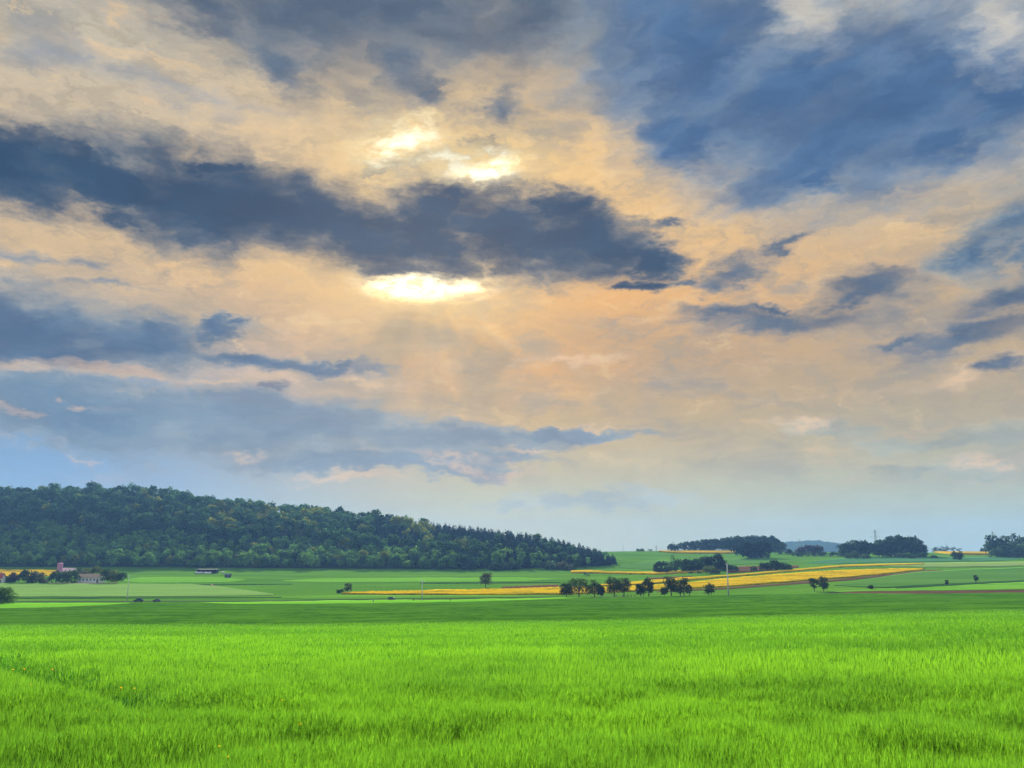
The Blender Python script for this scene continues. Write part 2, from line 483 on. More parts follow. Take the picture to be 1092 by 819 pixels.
# ------------------------------------------------------------------ the lie of the land
# for a number of bearings: (distance, row of the picture on which the ground at that distance is seen)
COLS = [
    (-500, [(200, 672), (380, 642), (560, 623), (660, 615.5), (780, 608.5), (960, 592), (1150, 578), (1400, 574)], 0),
    (0, [(200, 672), (380, 642), (560, 623), (660, 615.5), (780, 608.5)], (1080, 63)),
    (100, [(200, 671.5), (380, 642), (560, 623), (660, 615.5), (780, 608.5)], (1080, 71)),
    (170, [(200, 671), (380, 642), (560, 623), (660, 615.5), (780, 608.5)], (1080, 63)),
    (220, [(200, 671), (380, 642), (560, 623), (660, 615.5), (780, 608.5)], (1080, 52)),
    (300, [(200, 671), (380, 642), (560, 623), (660, 615.5), (780, 608.8)], (1080, 44)),
    (380, [(200, 670), (380, 641), (560, 623), (660, 615.5), (780, 609)], (1080, 33)),
    (440, [(200, 669), (380, 640.5), (560, 622), (660, 615), (780, 609)], (1060, 25)),
    (520, [(200, 668), (380, 639), (560, 621), (680, 613.5), (780, 609)], (1000, 18)),
    (560, [(200, 667.5), (390, 638), (560, 621), (690, 613), (780, 609)], (950, 10)),
    (600, [(200, 667), (400, 637), (445, 633), (560, 622), (700, 612.5), (780, 608)], (900, 3)),
    (640, [(200, 666), (400, 636.5), (445, 632.5), (540, 622), (660, 613), (780, 607), (1000, 594.5), (1150, 586.5)], 0),
    (700, [(200, 665), (400, 636), (440, 632), (520, 622), (640, 613), (760, 608), (1000, 595), (1150, 586.5)], 0),
    (800, [(200, 662), (400, 634), (470, 624), (560, 614), (700, 606), (800, 602), (950, 594), (1150, 587)], 0),
    (900, [(200, 660), (380, 635), (400, 631), (500, 618), (640, 606), (760, 600), (900, 595), (1150, 588.5)], 0),
    (1000, [(200, 657), (380, 634), (480, 618), (620, 606), (700, 601), (850, 596), (1150, 588.5)], 0),
    (1092, [(200, 655), (380, 632), (480, 619), (620, 605), (700, 600), (850, 596), (1150, 590)], 0),
    (1700, [(200, 655), (380, 632), (480, 619), (620, 605), (700, 600), (850, 596), (1150, 590)], 0),
]
UH = math.cos(TH)                       # u = x / y of a bearing on the eye-level row
YG = np.exp(np.linspace(math.log(4.0), math.log(9000.0), 900))
UG = np.linspace(-1.6, 1.6, 321)


def build_table():
    us, Z = [], []
    for px, prof, hill in COLS:
        us.append((px - 546.0) / F * UH)
        pts = [(0.0, 0.0)]
        for y, py in prof:
            _, b, c = ray(546, py)
            z = EYE + c / b * y
            if not pts[1:]:
                pts.append((y * 0.5, z * 0.49))
            pts.append((y, z))
        if hill:
            d, h = hill
            z0 = pts[-1][1]; y0 = pts[-1][0]
            for t in (0.15, 0.4, 0.7, 0.9, 1.0):
                s = t * t * (3 - 2 * t) * 0.55 + t * 0.45
                pts.append((y0 + (d - y0) * t, z0 + (h + EYE - z0) * s))
            pts.append((d + 120, h * 0.97)); pts.append((d + 400, h * 0.7 - 5)); pts.append((2400, -18)); pts.append((9000, -18))
        else:
            zl = pts[-1][1]
            pts.append((1230, zl - 0.3)); pts.append((1500, zl - 9)); pts.append((2200, -18)); pts.append((9000, -18))
        a = np.array(pts)
        z = np.interp(YG, a[:, 0], a[:, 1])
        Z.append(z)
    Z = np.array(Z); us = np.array(us)
    T = np.empty((len(UG), len(YG)))
    for j in range(len(YG)): T[:, j] = np.interp(UG, us, Z[:, j])

    def blur(A, sig, ax):
        r = int(3 * sig); k = np.exp(-0.5 * (np.arange(-r, r + 1) / sig) ** 2); k /= k.sum()
        pad = [(0, 0), (0, 0)]; pad[ax] = (r, r)
        return np.apply_along_axis(lambda v: np.convolve(v, k, 'valid'), ax, np.pad(A, pad, mode='edge'))
    T = blur(T, 5, 0)
    T = blur(T, 5, 1)
    return T


TAB = build_table()
LY0, LY1 = math.log(4.0), math.log(9000.0)


def terrain(x, y):
    x = np.asarray(x, float); y = np.asarray(y, float)
    yy = np.clip(y, 4.0, 8999.0)
    u = np.clip(x / np.maximum(yy, 30.0), -1.599, 1.599)
    fu = (u + 1.6) / 3.2 * (len(UG) - 1); fy = (np.log(yy) - LY0) / (LY1 - LY0) * (len(YG) - 1)
    i = np.clip(fu.astype(int), 0, len(UG) - 2); j = np.clip(fy.astype(int), 0, len(YG) - 2)
    a, b = fu - i, fy - j
    z = (TAB[i, j] * (1 - a) * (1 - b) + TAB[i + 1, j] * a * (1 - b) + TAB[i, j + 1] * (1 - a) * b + TAB[i + 1, j + 1] * a * b)
    return np.where(y < 4.0, z - 0.0 * y, z)


YM = np.concatenate([np.linspace(5, 100, 600), np.exp(np.linspace(math.log(100.1), math.log(1500), 2600))])


def ground(px, py):
    """the first point of the land met in that direction"""
    a, b, c = ray(px, py)
    X, Zr = a / b * YM, EYE + c / b * YM
    below = Zr <= terrain(X, YM)
    k = int(np.argmax(below)) if below.any() else len(YM) - 1
    y = YM[k]
    return np.array([a / b * y, y, float(terrain(a / b * y, y))])


def at(px, y):
    """the land at a bearing and a distance"""
    u = (px - 546.0) / F * UH
    return np.array([u * y, y, float(terrain(u * y, y))])


def metres(px_len, y):
    return px_len * y / F


# the land as one sheet out to the horizon
G1 = (0.030, 0.110, 0.018); G2 = (0.055, 0.17, 0.022)
MEADOW = crop_mat('meadow', (0.046, 0.135, 0.014), (0.078, 0.195, 0.018), (0.01, 0.03), 0.6, bump=0.3)
rows = np.concatenate([np.linspace(-150, 3, 30), np.exp(np.linspace(math.log(4), math.log(9000), 420))])
scol = np.linspace(-1, 1, 281)
W = np.maximum(160, np.abs(rows) * 1.25)
GX = scol[None, :] * W[:, None]; GY = np.repeat(rows[:, None], len(scol), 1)
GZ = terrain(GX, GY)
nr, nc = GX.shape


def grid_faces(nr, nc):
    i = np.arange(nr - 1)[:, None] * nc + np.arange(nc - 1)[None, :]
    return np.stack([i, i + 1, i + nc + 1, i + nc], -1).reshape(-1, 4)


o = link('ground', mesh_from('ground', np.stack([GX, GY, GZ], -1), grid_faces(nr, nc), [MEADOW], True))
tag(o, 'green meadow land rolling away to the horizon', 'ground', kind='structure')


def strip(name, edges, h, mat, label, rows_n=None, bumpy=0.0, kind='structure', cat='field', cols_n=160, dist=False):
    """a field between a lower and an upper boundary: edges = (px, row of near edge, row of far edge)"""
    e = np.array(edges, float)
    pxs = np.linspace(e[0, 0], e[-1, 0], cols_n)
    near = np.interp(pxs, e[:, 0], e[:, 1]); far = np.interp(pxs, e[:, 0], e[:, 2])
    jit = lambda: np.convolve(rng.normal(0, 0.32, cols_n + 6), np.ones(7) / 7, 'valid') * np.minimum(1, (near - far) / 2.0)
    if not dist: near = near + jit(); far = far + jit()
    if name in ('meadow_strip', 'green_field', 'bright_meadow', 'pasture'):     # these run out in points
        f = np.linspace(0, 1, cols_n); q = np.clip(np.minimum(f, 1 - f) / 0.16, 0.03, 1) ** 0.7
        mid_ = near * 0.6 + far * 0.4
        near = mid_ + (near - mid_) * q; far = mid_ + (far - mid_) * q
    gp = at if dist else ground
    P0 = np.array([gp(a, b) for a, b in zip(pxs, near)]); P1 = np.array([gp(a, b) for a, b in zip(pxs, far)])
    depth = np.median(np.linalg.norm(P1 - P0, axis=1))
    # smooth the edges a little
    for P in (P0, P1):
        for _ in range(2):
            P[1:-1] = (P[:-2] + 2 * P[1:-1] + P[2:]) / 4
    m = rows_n or int(np.clip(depth / 3, 5, 80))
    t = np.linspace(0, 1, m)[:, None, None]
    P = P0[None] * (1 - t) + P1[None] * t
    Zt = terrain(P[..., 0], P[..., 1])
    hh = h * np.ones_like(Zt)
    if bumpy: hh = hh + rng.normal(0, bumpy, Zt.shape)
    P[..., 2] = Zt + hh
    V = P.reshape(-1, 3); nC = cols_n
    faces = [grid_faces(m, nC)]
    # sides down to the ground
    ring = list(range(nC)) + [r * nC + nC - 1 for r in range(1, m)] + [(m - 1) * nC + c for c in range(nC - 2, -1, -1)] + [r * nC for r in range(m - 2, 0, -1)]
    low = V[ring].copy(); low[:, 2] = terrain(low[:, 0], low[:, 1]) - 0.05
    b = len(V); V = np.vstack([V, low]); n = len(ring); ring = np.array(ring)
    k = np.arange(n); k2 = (k + 1) % n
    faces.append(np.stack([ring[k], b + k, b + k2, ring[k2]], -1))
    ob = link(name, mesh_from(name, V, np.vstack(faces), [mat], True))
    tag(ob, label, cat, kind=kind)
    return ob


RAPE = crop_mat('rape_bloom', (0.44, 0.315, 0.002), (0.62, 0.44, 0.003), (0.05, 0.12), 0.5, spots=(0.16, 0.20, 0.01), transl=0.3)
DARK_GREEN = crop_mat('dark_green_crop', (0.022, 0.082, 0.005), (0.052, 0.150, 0.009), (0.05, 0.10), 0.35, bump=0.7)  # deeper green base colour for the broad strip beyond the near crop
BRIGHT = crop_mat('yellow_green_crop', (0.085, 0.27, 0.016), (0.13, 0.34, 0.02), (0.02, 0.1), 0.6)  # lighter yellow green base colour for the narrow wedges in the valley
SAGE = crop_mat('sage_green', (0.10, 0.21, 0.050), (0.14, 0.265, 0.070), (0.02, 0.10), 0.7, bump=0.3)
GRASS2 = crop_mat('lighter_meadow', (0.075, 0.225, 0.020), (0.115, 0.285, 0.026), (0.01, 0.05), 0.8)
GRASS3 = crop_mat('dull_meadow', (0.048, 0.138, 0.026), (0.076, 0.18, 0.034), (0.01, 0.06), 0.8)
OLIVE = crop_mat('olive_pasture', (0.12, 0.21, 0.06), (0.17, 0.26, 0.08), (0.01, 0.07), 0.8)
SOIL = crop_mat('ploughed_soil', (0.060, 0.034, 0.024), (0.105, 0.060, 0.042), (0.02, 0.2), 1.5)
VERGE = crop_mat('verge_grass', (0.055, 0.16, 0.016), (0.085, 0.215, 0.026), (0.02, 0.15), 1.0)
DARKLINE = crop_mat('rank_grass', (0.018, 0.055, 0.022), (0.03, 0.085, 0.03), (0.05, 0.2), 1.0)
ROADM = plain('asphalt', (0.055, 0.055, 0.058), 1.0, scale=0.8, spec=0.0)
TRACKM = plain('gravel_track', (0.24, 0.21, 0.15), 1.0, scale=1.5, spec=0.0)

strip('dark_green_field', [(-160, 671, 651), (0, 671.5, 650.3), (60, 671.3, 649), (130, 671, 645.2), (150, 671, 643.6), (215, 671, 643.8), (250, 671, 645.6), (300, 671, 645.4), (400, 669.6, 644.6),
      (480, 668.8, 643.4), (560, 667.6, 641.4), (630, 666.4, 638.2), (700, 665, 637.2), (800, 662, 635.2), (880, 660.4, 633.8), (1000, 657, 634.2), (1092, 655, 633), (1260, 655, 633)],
      0.45, DARK_GREEN, 'dark green field lying just beyond the bright near crop', rows_n=60, bumpy=0.03)
strip('yellow_green_strip', [(-160, 650.2, 644.4), (0, 650, 644.2), (60, 648.6, 644), (110, 646, 643.8), (138, 644.6, 643.6)], 0.3, BRIGHT, 'bright yellow green wedge of crop on the far left', rows_n=8)
strip('yellow_green_strip', [(205, 643.7, 643.2), (250, 645.2, 643), (300, 645, 642.2), (340, 644.9, 641.2), (400, 644.2, 640.6), (480, 643, 640.2), (560, 641, 638.8), (630, 637.9, 637.2)],
      0.3, BRIGHT, 'bright yellow green strip of crop across the middle of the valley', rows_n=8)
strip('sage_field', [(-160, 638, 622.6), (0, 637, 622.6), (150, 636.6, 623), (205, 636.4, 623.2), (235, 636, 626), (262, 635.6, 629.4), (292, 635, 633.8)], 0.25, SAGE,
      'pale grey green field in front of the hamlet on the left')
strip('meadow_strip', [(300, 640, 636), (420, 639, 635.4), (520, 637.8, 635), (598, 636.6, 634.6)], 0.12, VERGE, 'grassy verge in front of the yellow rape strip', rows_n=6)
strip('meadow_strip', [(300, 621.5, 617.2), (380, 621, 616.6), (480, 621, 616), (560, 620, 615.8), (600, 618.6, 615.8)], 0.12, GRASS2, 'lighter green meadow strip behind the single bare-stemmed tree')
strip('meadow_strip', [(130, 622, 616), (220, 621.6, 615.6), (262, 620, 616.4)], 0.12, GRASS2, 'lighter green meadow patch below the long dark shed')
strip('dark_verge', [(-100, 638.6, 637.6), (100, 638.3, 637.4), (300, 637.6, 637)], 0.15, DARKLINE, 'dark line of rank grass below the pale grey green field', rows_n=4)
strip('dark_verge', [(200, 624.2, 623.3), (255, 624, 623.1), (312, 623.2, 622.8)], 0.2, DARKLINE, 'dark ditch line right of the gravel track', rows_n=4)
strip('dark_verge', [(448, 622.4, 621.5), (520, 622.2, 621.2), (598, 621.8, 621)], 0.2, DARKLINE, 'dark ditch line behind the single tree', rows_n=4)
strip('soil_strip', [(535, 627.8, 625.8), (560, 627.6, 624.6), (596, 626.6, 623.4)], 0.06, SOIL, 'brownish fallow strip above the yellow rape strip', rows_n=5)
# rape in flower
strip('rape_field', [(365, 633.6, 632.6), (400, 634, 631.5), (450, 634.5, 630.4), (500, 634.7, 629.6), (560, 634.6, 628), (598, 634, 626.8), (650, 632.4, 626), (694, 630, 625),
      (735, 628, 621.6), (775, 626, 617.6), (800, 624.5, 615.2), (850, 620.2, 611.4), (900, 616.6, 608.4), (940, 612.8, 607.4), (985, 607.8, 606.6)],
      0.55, RAPE, 'longest yellow rape field running from mid valley up to the right', rows_n=16, bumpy=0.06, cols_n=260)
strip('rape_field', [(640, 625.6, 624), (672, 624.4, 621.6), (695, 623, 619.4), (735, 619, 616.6), (775, 615.5, 614), (800, 613.4, 611.9), (850, 609, 607.4), (900, 604.8, 603), (985, 602, 601.1)],
      0.55, RAPE, 'thin yellow rape strip just above the longest rape field', rows_n=6, cols_n=200)
strip('rape_field', [(609, 611.4, 609.6), (630, 611.6, 608.9), (650, 612.2, 610.4), (700, 613, 611.2), (730, 611.6, 609.6), (752, 610, 608)], 0.9, RAPE,
      'yellow rape strip bending in front of the copse with a pointed conifer', rows_n=6)
strip('rape_field', [(702, 1120, 1140), (720, 1075, 1142), (750, 1060, 1142), (785, 1060, 1142)], 1.3, RAPE, 'yellow rape field on the skyline left of the hilltop wood', rows_n=10, dist=True)
strip('rape_field', [(996, 1120, 1160), (1016, 1030, 1165), (1040, 1010, 1165), (1060, 1005, 1165)], 1.8, RAPE, 'yellow rape field on the skyline at the far right', rows_n=12, dist=True)
strip('rape_field', [(-120, 616.6, 607.8), (0, 616.4, 608.3), (40, 616, 608.6), (60, 612.5, 609.3)], 0.9, RAPE, 'yellow rape field behind the hamlet trees on the far left', rows_n=10)
# soil, pasture and the fields on the right
strip('soil_strip', [(700, 631.8, 630.8), (775, 628.4, 626.8), (850, 623.2, 621), (900, 619.4, 617.2), (940, 615.4, 613.4), (985, 611, 608.4), (1006, 609, 607.8)], 0.06, SOIL,
      'brown ploughed strip below the longest rape field', rows_n=6)
strip('soil_strip', [(775, 611.6, 605), (800, 610, 603.6), (835, 607, 603.2), (852, 605.2, 603.2)], 0.06, SOIL, 'purplish brown ploughed patch beside the copse on the right slope', rows_n=6)
strip('soil_strip', [(690, 618, 616.4), (715, 617, 615.2), (738, 615.6, 614.4)], 0.06, SOIL, 'small brown patch behind the roadside trees', rows_n=5)
strip('soil_strip', [(885, 633, 631.4), (930, 633.8, 629.8), (985, 633.8, 629.4), (1040, 633.2, 629), (1092, 632.4, 628.2), (1240, 632.4, 628.2)], 0.06, SOIL, 'brown ploughed strip above the dark green field on the right', rows_n=6)
strip('pasture', [(870, 606.6, 604.8), (940, 604, 601.2), (985, 605.2, 600.4), (1040, 605, 600), (1092, 604, 599), (1260, 604, 599)], 0.12, OLIVE, 'olive pasture strip on the right slope', rows_n=8)
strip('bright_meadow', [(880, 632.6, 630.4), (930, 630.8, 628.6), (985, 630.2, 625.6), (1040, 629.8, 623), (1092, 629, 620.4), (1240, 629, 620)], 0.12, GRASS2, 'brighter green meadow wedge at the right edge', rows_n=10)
strip('green_field', [(890, 628, 619), (940, 627.6, 615), (985, 625.2, 609.6), (1040, 622.6, 607), (1092, 619.8, 605), (1240, 619.8, 605)], 0.2, GRASS3, 'dull green field between the pasture and the bright meadow wedge', rows_n=14)
strip('dark_verge', [(955, 628, 627.2), (1010, 625, 624.1), (1060, 622.3, 621.4), (1092, 620.6, 619.6), (1200, 620.6, 619.6)], 0.25, DARKLINE, 'dark boundary line below the dull green field', rows_n=4)
strip('green_field', [(660, 608.4, 600), (720, 607, 597), (790, 602, 595.5), (850, 600.5, 594.5)], 0.12, GRASS3, 'dull green slope below the skyline right of the wooded hill', rows_n=14)
strip('green_field', [(860, 603, 596.5), (930, 600.6, 595), (1000, 599.2, 594.4), (1092, 598, 594)], 0.12, crop_mat('blue_green_crop', (0.04, 0.13, 0.06), (0.055, 0.16, 0.07), (0.01, 0.06), 0.8),
      'bluish green field below the tree clumps on the right', rows_n=10)
# the lane through the valley and the gravel track
strip('lane', [(-160, 641.9, 641.3), (150, 641.9, 641.3), (300, 641.2, 640.6), (420, 640, 639.4), (560, 638, 637.5), (640, 637, 636.5), (740, 636.4, 635.9), (800, 635, 634.5), (900, 632.7, 632.3)], 0.08, ROADM,
      'narrow grey lane crossing the valley', rows_n=4, cat='road', cols_n=260)
strip('track', [(224.4, 623.9, 623.4), (227, 625, 624.2), (231.5, 626.9, 626.2)], 0.30, TRACKM, 'short pale gravel track on the green slope', rows_n=4, cat='track', cols_n=20)
strip('track', [(52, 622.9, 622.1), (125, 622.9, 622.2)], 0.30, TRACKM, 'pale track in front of the hamlet hedge', rows_n=4, cat='track', cols_n=40)

# ------------------------------------------------------------------ distant hill
HILLM = crop_mat('far_wood', (0.03, 0.06, 0.035), (0.045, 0.08, 0.045), (0.02, 0.02), 0.05)
hx = np.linspace(700, 1600, 90); hy = np.linspace(2700, 3500, 30)
HX, HY = np.meshgrid(hx, hy)
px_h = HX / 3100 / UH * F + 546
prof = np.interp(px_h, [820, 836, 848, 862, 880, 893, 906, 925, 960, 985, 1000], [-30, 42, 40, 46, 40, 30, 22, 10, 8, 0, -30])
HZ_ = -20 + np.maximum(0, prof + 20) * np.sin(np.pi * np.clip((HY - 2700) / 800, 0, 1)) ** 0.6 + rng.normal(0, 1.6, HX.shape)
o = link('far_hill', mesh_from('far_hill', np.stack([HX, HY, HZ_], -1), grid_faces(30, 90), [HILLM], True))
tag(o, 'hazy blue wooded hill on the horizon at the right', 'hill', kind='structure')
#@@TREES

# ------------------------------------------------------------------ foliage
def leaf_cloud(lobes, n, size, seed, flat=0.0, inner=0.25, drop=0.0):
    """many small leaf-clump faces through the volume of a few lobes -> vertices, quads, tint per vertex"""
    r = np.random.default_rng(seed)
    lb = np.array(lobes, float)
    w = lb[:, 3] * lb[:, 4] + lb[:, 3] * lb[:, 5] + lb[:, 4] * lb[:, 5]
    k = r.choice(len(lb), n * 2, p=w / w.sum())
    d = r.normal(size=(n * 2, 3)); d /= np.linalg.norm(d, axis=1)[:, None]
    d[:, 2] = np.where(d[:, 2] < -0.55, -d[:, 2] * 0.8, d[:, 2])
    rad = np.where(r.random(n * 2) < inner, r.uniform(0.45, 0.9, n * 2), r.normal(0.97, 0.07, n * 2))
    # uneven outline: lumps on each lobe
    ph = r.uniform(0, 6.28, (len(lb), 4))
    lump = (np.sin(d[:, 0] * 6 + ph[k, 0]) * np.sin(d[:, 1] * 6 + ph[k, 1]) + np.sin(d[:, 2] * 7 + ph[k, 2]) * np.sin(d[:, 0] * 8 + ph[k, 3])) * 0.09
    P = lb[k, :3] + d * lb[k, 3:] * (rad + lump)[:, None]
    if drop:
        keep = r.random(n * 2) > drop * (lump < -0.03)
    else:
        keep = np.ones(n * 2, bool)
    P, d, k, lump = P[keep][:n], d[keep][:n], k[keep][:n], lump[keep][:n]
    if n < 1000:                                       # drop sprigs that hang free of the crown
        A = ((P[:, None] - P[None]) ** 2).sum(-1) < (1.45 * size) ** 2
        lab = np.arange(len(P))
        for _ in range(40):
            nl = np.where(A, lab[None], 10 ** 6).min(1)
            if (nl == lab).all(): break
            lab = nl
        ok = lab == np.bincount(lab).argmax()
        P, d, k, lump = P[ok], d[ok], k[ok], lump[ok]
    n = len(P)
    nrm = d * (1, 1, 1) + r.normal(0, 0.55, (n, 3)); nrm /= np.linalg.norm(nrm, axis=1)[:, None]
    a = np.cross(nrm, r.normal(size=(n, 3))); a /= np.linalg.norm(a, axis=1)[:, None]
    b = np.cross(nrm, a)
    s = size * r.uniform(0.55, 1.25, n)[:, None]
    e = r.uniform(0.5, 1.0, n)[:, None]
    V = np.stack([P - a * s, P - b * s * e, P + a * s, P + b * s * e * 0.8], 1)
    lobe_t = r.uniform(0.80, 1.2, len(lb))
    t = lobe_t[k] * r.uniform(0.75, 1.25, n)
    hue = r.normal(0, 0.06, n)
    tint = np.stack([t * (1 + hue), t, t * (1 - hue)], 1)
    tint = np.repeat(tint[:, None, :], 4, 1).reshape(-1, 3)
    return V.reshape(-1, 3), np.arange(n * 4).reshape(-1, 4), tint


def broad_lobes(w, h, seed, base=0.18, n=8):
    """lobes of a round-headed tree of the given width and height, standing at the origin"""
    r = np.random.default_rng(seed)
    L = [(0, 0, h * (0.5 + base / 2), w * 0.42, w * 0.42, h * (0.5 - base / 2) * 0.96)]
    for i in range(n):
        a = i * 2.4 + r.uniform(-0.4, 0.4)
        zz = h * r.uniform(base + 0.14, 0.86)
        q = math.sqrt(max(0.05, 1 - ((zz / h - (0.5 + base / 2)) / (0.56 - base / 2)) ** 2))
        rr = w * 0.34 * q * r.uniform(0.75, 1.1)
        s = r.uniform(0.18, 0.27)
        L.append((math.cos(a) * rr, math.sin(a) * rr, zz, w * s, w * s, w * s * r.uniform(0.75, 1.05)))
    return L


def conifer_cloud(w, h, n, size, seed):
    r = np.random.default_rng(seed)
    t = 1 - np.sqrt(r.random(n))                       # more needles low down
    z = h * (0.10 + 0.90 * t)
    a = r.uniform(0, 6.283, n)
    tier = 0.78 + 0.22 * np.cos(t * 46)
    rad = w * 0.5 * (1 - t) ** 0.62 * tier * r.uniform(0.55, 1.08, n) + 0.1
    P = np.stack([np.cos(a) * rad, np.sin(a) * rad, z], 1)
    out = np.stack([np.cos(a), np.sin(a), np.full(n, -0.35)], 1)
    side = np.stack([-np.sin(a), np.cos(a), r.normal(0, 0.3, n)], 1)
    A = ((P[:, None] - P[None]) ** 2).sum(-1) < (1.2 * size) ** 2
    lab = np.arange(n)
    for _ in range(60):
        nl = np.where(A, lab[None], 10 ** 6).min(1)
        if (nl == lab).all(): break
        lab = nl
    ok = lab == np.bincount(lab).argmax()
    P, out, side, t = P[ok], out[ok], side[ok], t[ok]; n = len(P)
    s = size * r.uniform(0.6, 1.2, n)[:, None] * (1.1 - 0.6 * t)[:, None]
    V = np.stack([P - out * s, P - side * s * 0.6, P + out * s, P + side * s * 0.6], 1)
    tt = r.uniform(0.7, 1.3, n)
    tint = np.repeat(np.stack([tt, tt, tt], 1)[:, None, :], 4, 1).reshape(-1, 3)
    return V.reshape(-1, 3), np.arange(n * 4).reshape(-1, 4), tint


def trunk_mb(h, r0, limbs, seed, lean=0.0):
    r = random.Random(seed)
    m = MB()
    pts = [(0, 0, -0.3), (lean * 0.3 + r.uniform(-.05, .05), 0, h * 0.35), (lean + r.uniform(-.1, .1), r.uniform(-.1, .1), h)]
    m.tube(pts[0], pts[1], r0, r0 * 0.8, 8); m.tube(pts[1], pts[2], r0 * 0.8, r0 * 0.42, 8)
    for i in range(limbs):
        a = i * 2.4 + r.uniform(-.5, .5); f = r.uniform(0.4, 0.95)
        b = Vector(pts[1]).lerp(Vector(pts[2]), (f - 0.35) / 0.65 if f > 0.35 else 0)
        L = h * r.uniform(0.35, 0.6)
        m.tube(b, b + Vector((math.cos(a) * L * 0.8, math.sin(a) * L * 0.8, L * 0.75)), r0 * 0.4, r0 * 0.12, 6)
    return m


# ------------------------------------------------------------------ the wooded hill
def forest():
    BW = [(12, 16, 0.06, 9), (14, 20, 0.06, 10), (11, 19, 0.05, 8), (15, 18, 0.08, 11), (10, 14, 0.04, 8)]
    meshes, flat = [], []
    for i, (w, h, b, n) in enumerate(BW):
        L = broad_lobes(w, h, 40 + i, b, n)
        V, Fq, T = leaf_cloud(L, 620, 0.95, 60 + i)
        meshes.append(mesh_from('broadleaf_tree', V, Fq, [LEAF], attrs={'tint': T}))
        flat.append((leaf_cloud(L, 330, 1.3, 80 + i), w, h))
    cm, cflat = [], []
    for i, (w, h) in enumerate([(9.6, 17), (9.0, 18), (10.0, 16)]):
        V, Fq, T = conifer_cloud(w, h, 790, 1.25, 100 + i)
        cm.append(mesh_from('conifer_tree', V, Fq, [LEAF], attrs={'tint': T}))
        cflat.append((conifer_cloud(w, h, 300, 1.6, 110 + i), w, h))
    # stand of trees on a jittered grid over the slope
    r = np.random.default_rng(21)
    D_px = [-500, 0, 400, 440, 520, 560, 600, 640, 656]; D_v = [1090, 1080, 1080, 1060, 1010, 970, 920, 860, 830]
    trees = []
    y = 782.0
    while y < 1130:
        low = y < 900
        stepx = 7.4 if low else 9.5
        x = -0.86 * y
        while x < 0.12 * y:
            xx, yy = x + r.uniform(-3.4, 3.4), y + r.uniform(-3.2, 3.2)
            px = xx / yy / UH * F + 546
            d = np.interp(px, D_px, D_v)
            front = 783 + np.interp(px, [0, 560, 600, 640, 656], [0, 0, 6, 22, 40]) + 4 * math.sin(px * 0.11) + 3 * math.sin(px * 0.037)
            if front < yy < d + 26 and px < 655 + r.uniform(-3, 2):
                trees.append((xx, yy, px, (yy - 783) / max(1, d - 783)))
            x += stepx
        y += 6.8 if low else 9.0
    out = []
    for xx, yy, px, f in trees:
        n1 = math.sin(px * 0.021 + f * 3) + math.sin(px * 0.047 - f * 5.0 + 1.3)
        con = 0.0
        if px > 440: con = np.interp(px, [440, 470, 560, 650], [0.0, 0.96, 0.98, 0.75]) * (1 if f > np.interp(px, [440, 520, 600, 650], [0.62, 0.42, 0.30, 0.15]) else 0.12)
        if 395 < px < 455 and 0.30 < f < 0.75: con = 0.75
        if 225 < px < 258 and f > 0.97: con = 0.7
        if 120 < px < 330 and r.random() < 0.03: con = 1
        is_con = r.random() < con
        if is_con:
            k = r.integers(3); s = r.uniform(0.80, 1.0)
            c = np.array((0.016, 0.036, 0.036)) * r.uniform(0.75, 1.35)
            kind = 'dark conifer'
        else:
            k = r.integers(5)
            low_end = np.interp(px, [0, 200, 330, 450], [0.42, 0.40, 0.30, 0.24])
            if f < low_end + 0.05 * n1:
                s = r.uniform(0.46, 0.74); c = np.array((0.090, 0.205, 0.050)) * r.uniform(0.65, 1.3); kind = 'mid green tree'
                if r.random() < 0.22: c = np.array((0.032, 0.078, 0.042)); kind = 'dark green tree'
                elif r.random() < 0.30: c = np.array((0.090, 0.19, 0.040)); kind = 'light green tree'
            else:
                s = r.uniform(0.78, 1.12); c = np.array((0.034, 0.084, 0.034)) * r.uniform(0.62, 1.45); kind = 'dark green tree'
                if f > 0.86: s *= r.choice([0.85, 0.95, 1.02, 1.2], p=[.2, .4, .3, .1])
            olive = (220 < px < 345 and 0.42 < f < 0.93 and r.random() < 0.40) or (415 < px < 470 and f > 0.55 and r.random() < 0.6) or (px < 470 and r.random() < 0.035)
            if olive:
                c = np.array((0.125, 0.165, 0.022)) * r.uniform(0.7, 1.2); kind = 'olive yellow tree'
            elif 330 < px < 380 and 0.2 < f < 0.5 and r.random() < 0.7:
                c = np.array((0.045, 0.115, 0.04)) * r.uniform(0.8, 1.2); kind = 'light green tree'
            elif 440 < px < 520 and 0.2 < f < 0.5 and r.random() < 0.35:
                c = np.array((0.08, 0.12, 0.03)) * r.uniform(0.8, 1.2); kind = 'olive yellow tree'
        if px > 452 and not is_con and f > 0.25: s *= 0.78
        s *= float(np.interp(px, [575, 605, 640, 656], [1.0, 0.9, 0.72, 0.5]))
        src = (cflat if is_con else flat)[k]
        c = c * 1.18
        out.append(dict(x=xx, y=yy, px=px, f=f, con=is_con, k=int(k), s=float(s), c=c, kind=kind, w=src[1] * s, h=src[2] * s, rz=r.uniform(0, 6.28)))
    # which of them the picture shows most of
    z = terrain([t['x'] for t in out], [t['y'] for t in out])
    order = np.argsort([-t['y'] for t in out])
    ids = -np.ones((140, 1020), int)       # rows 490..630, columns -260..760
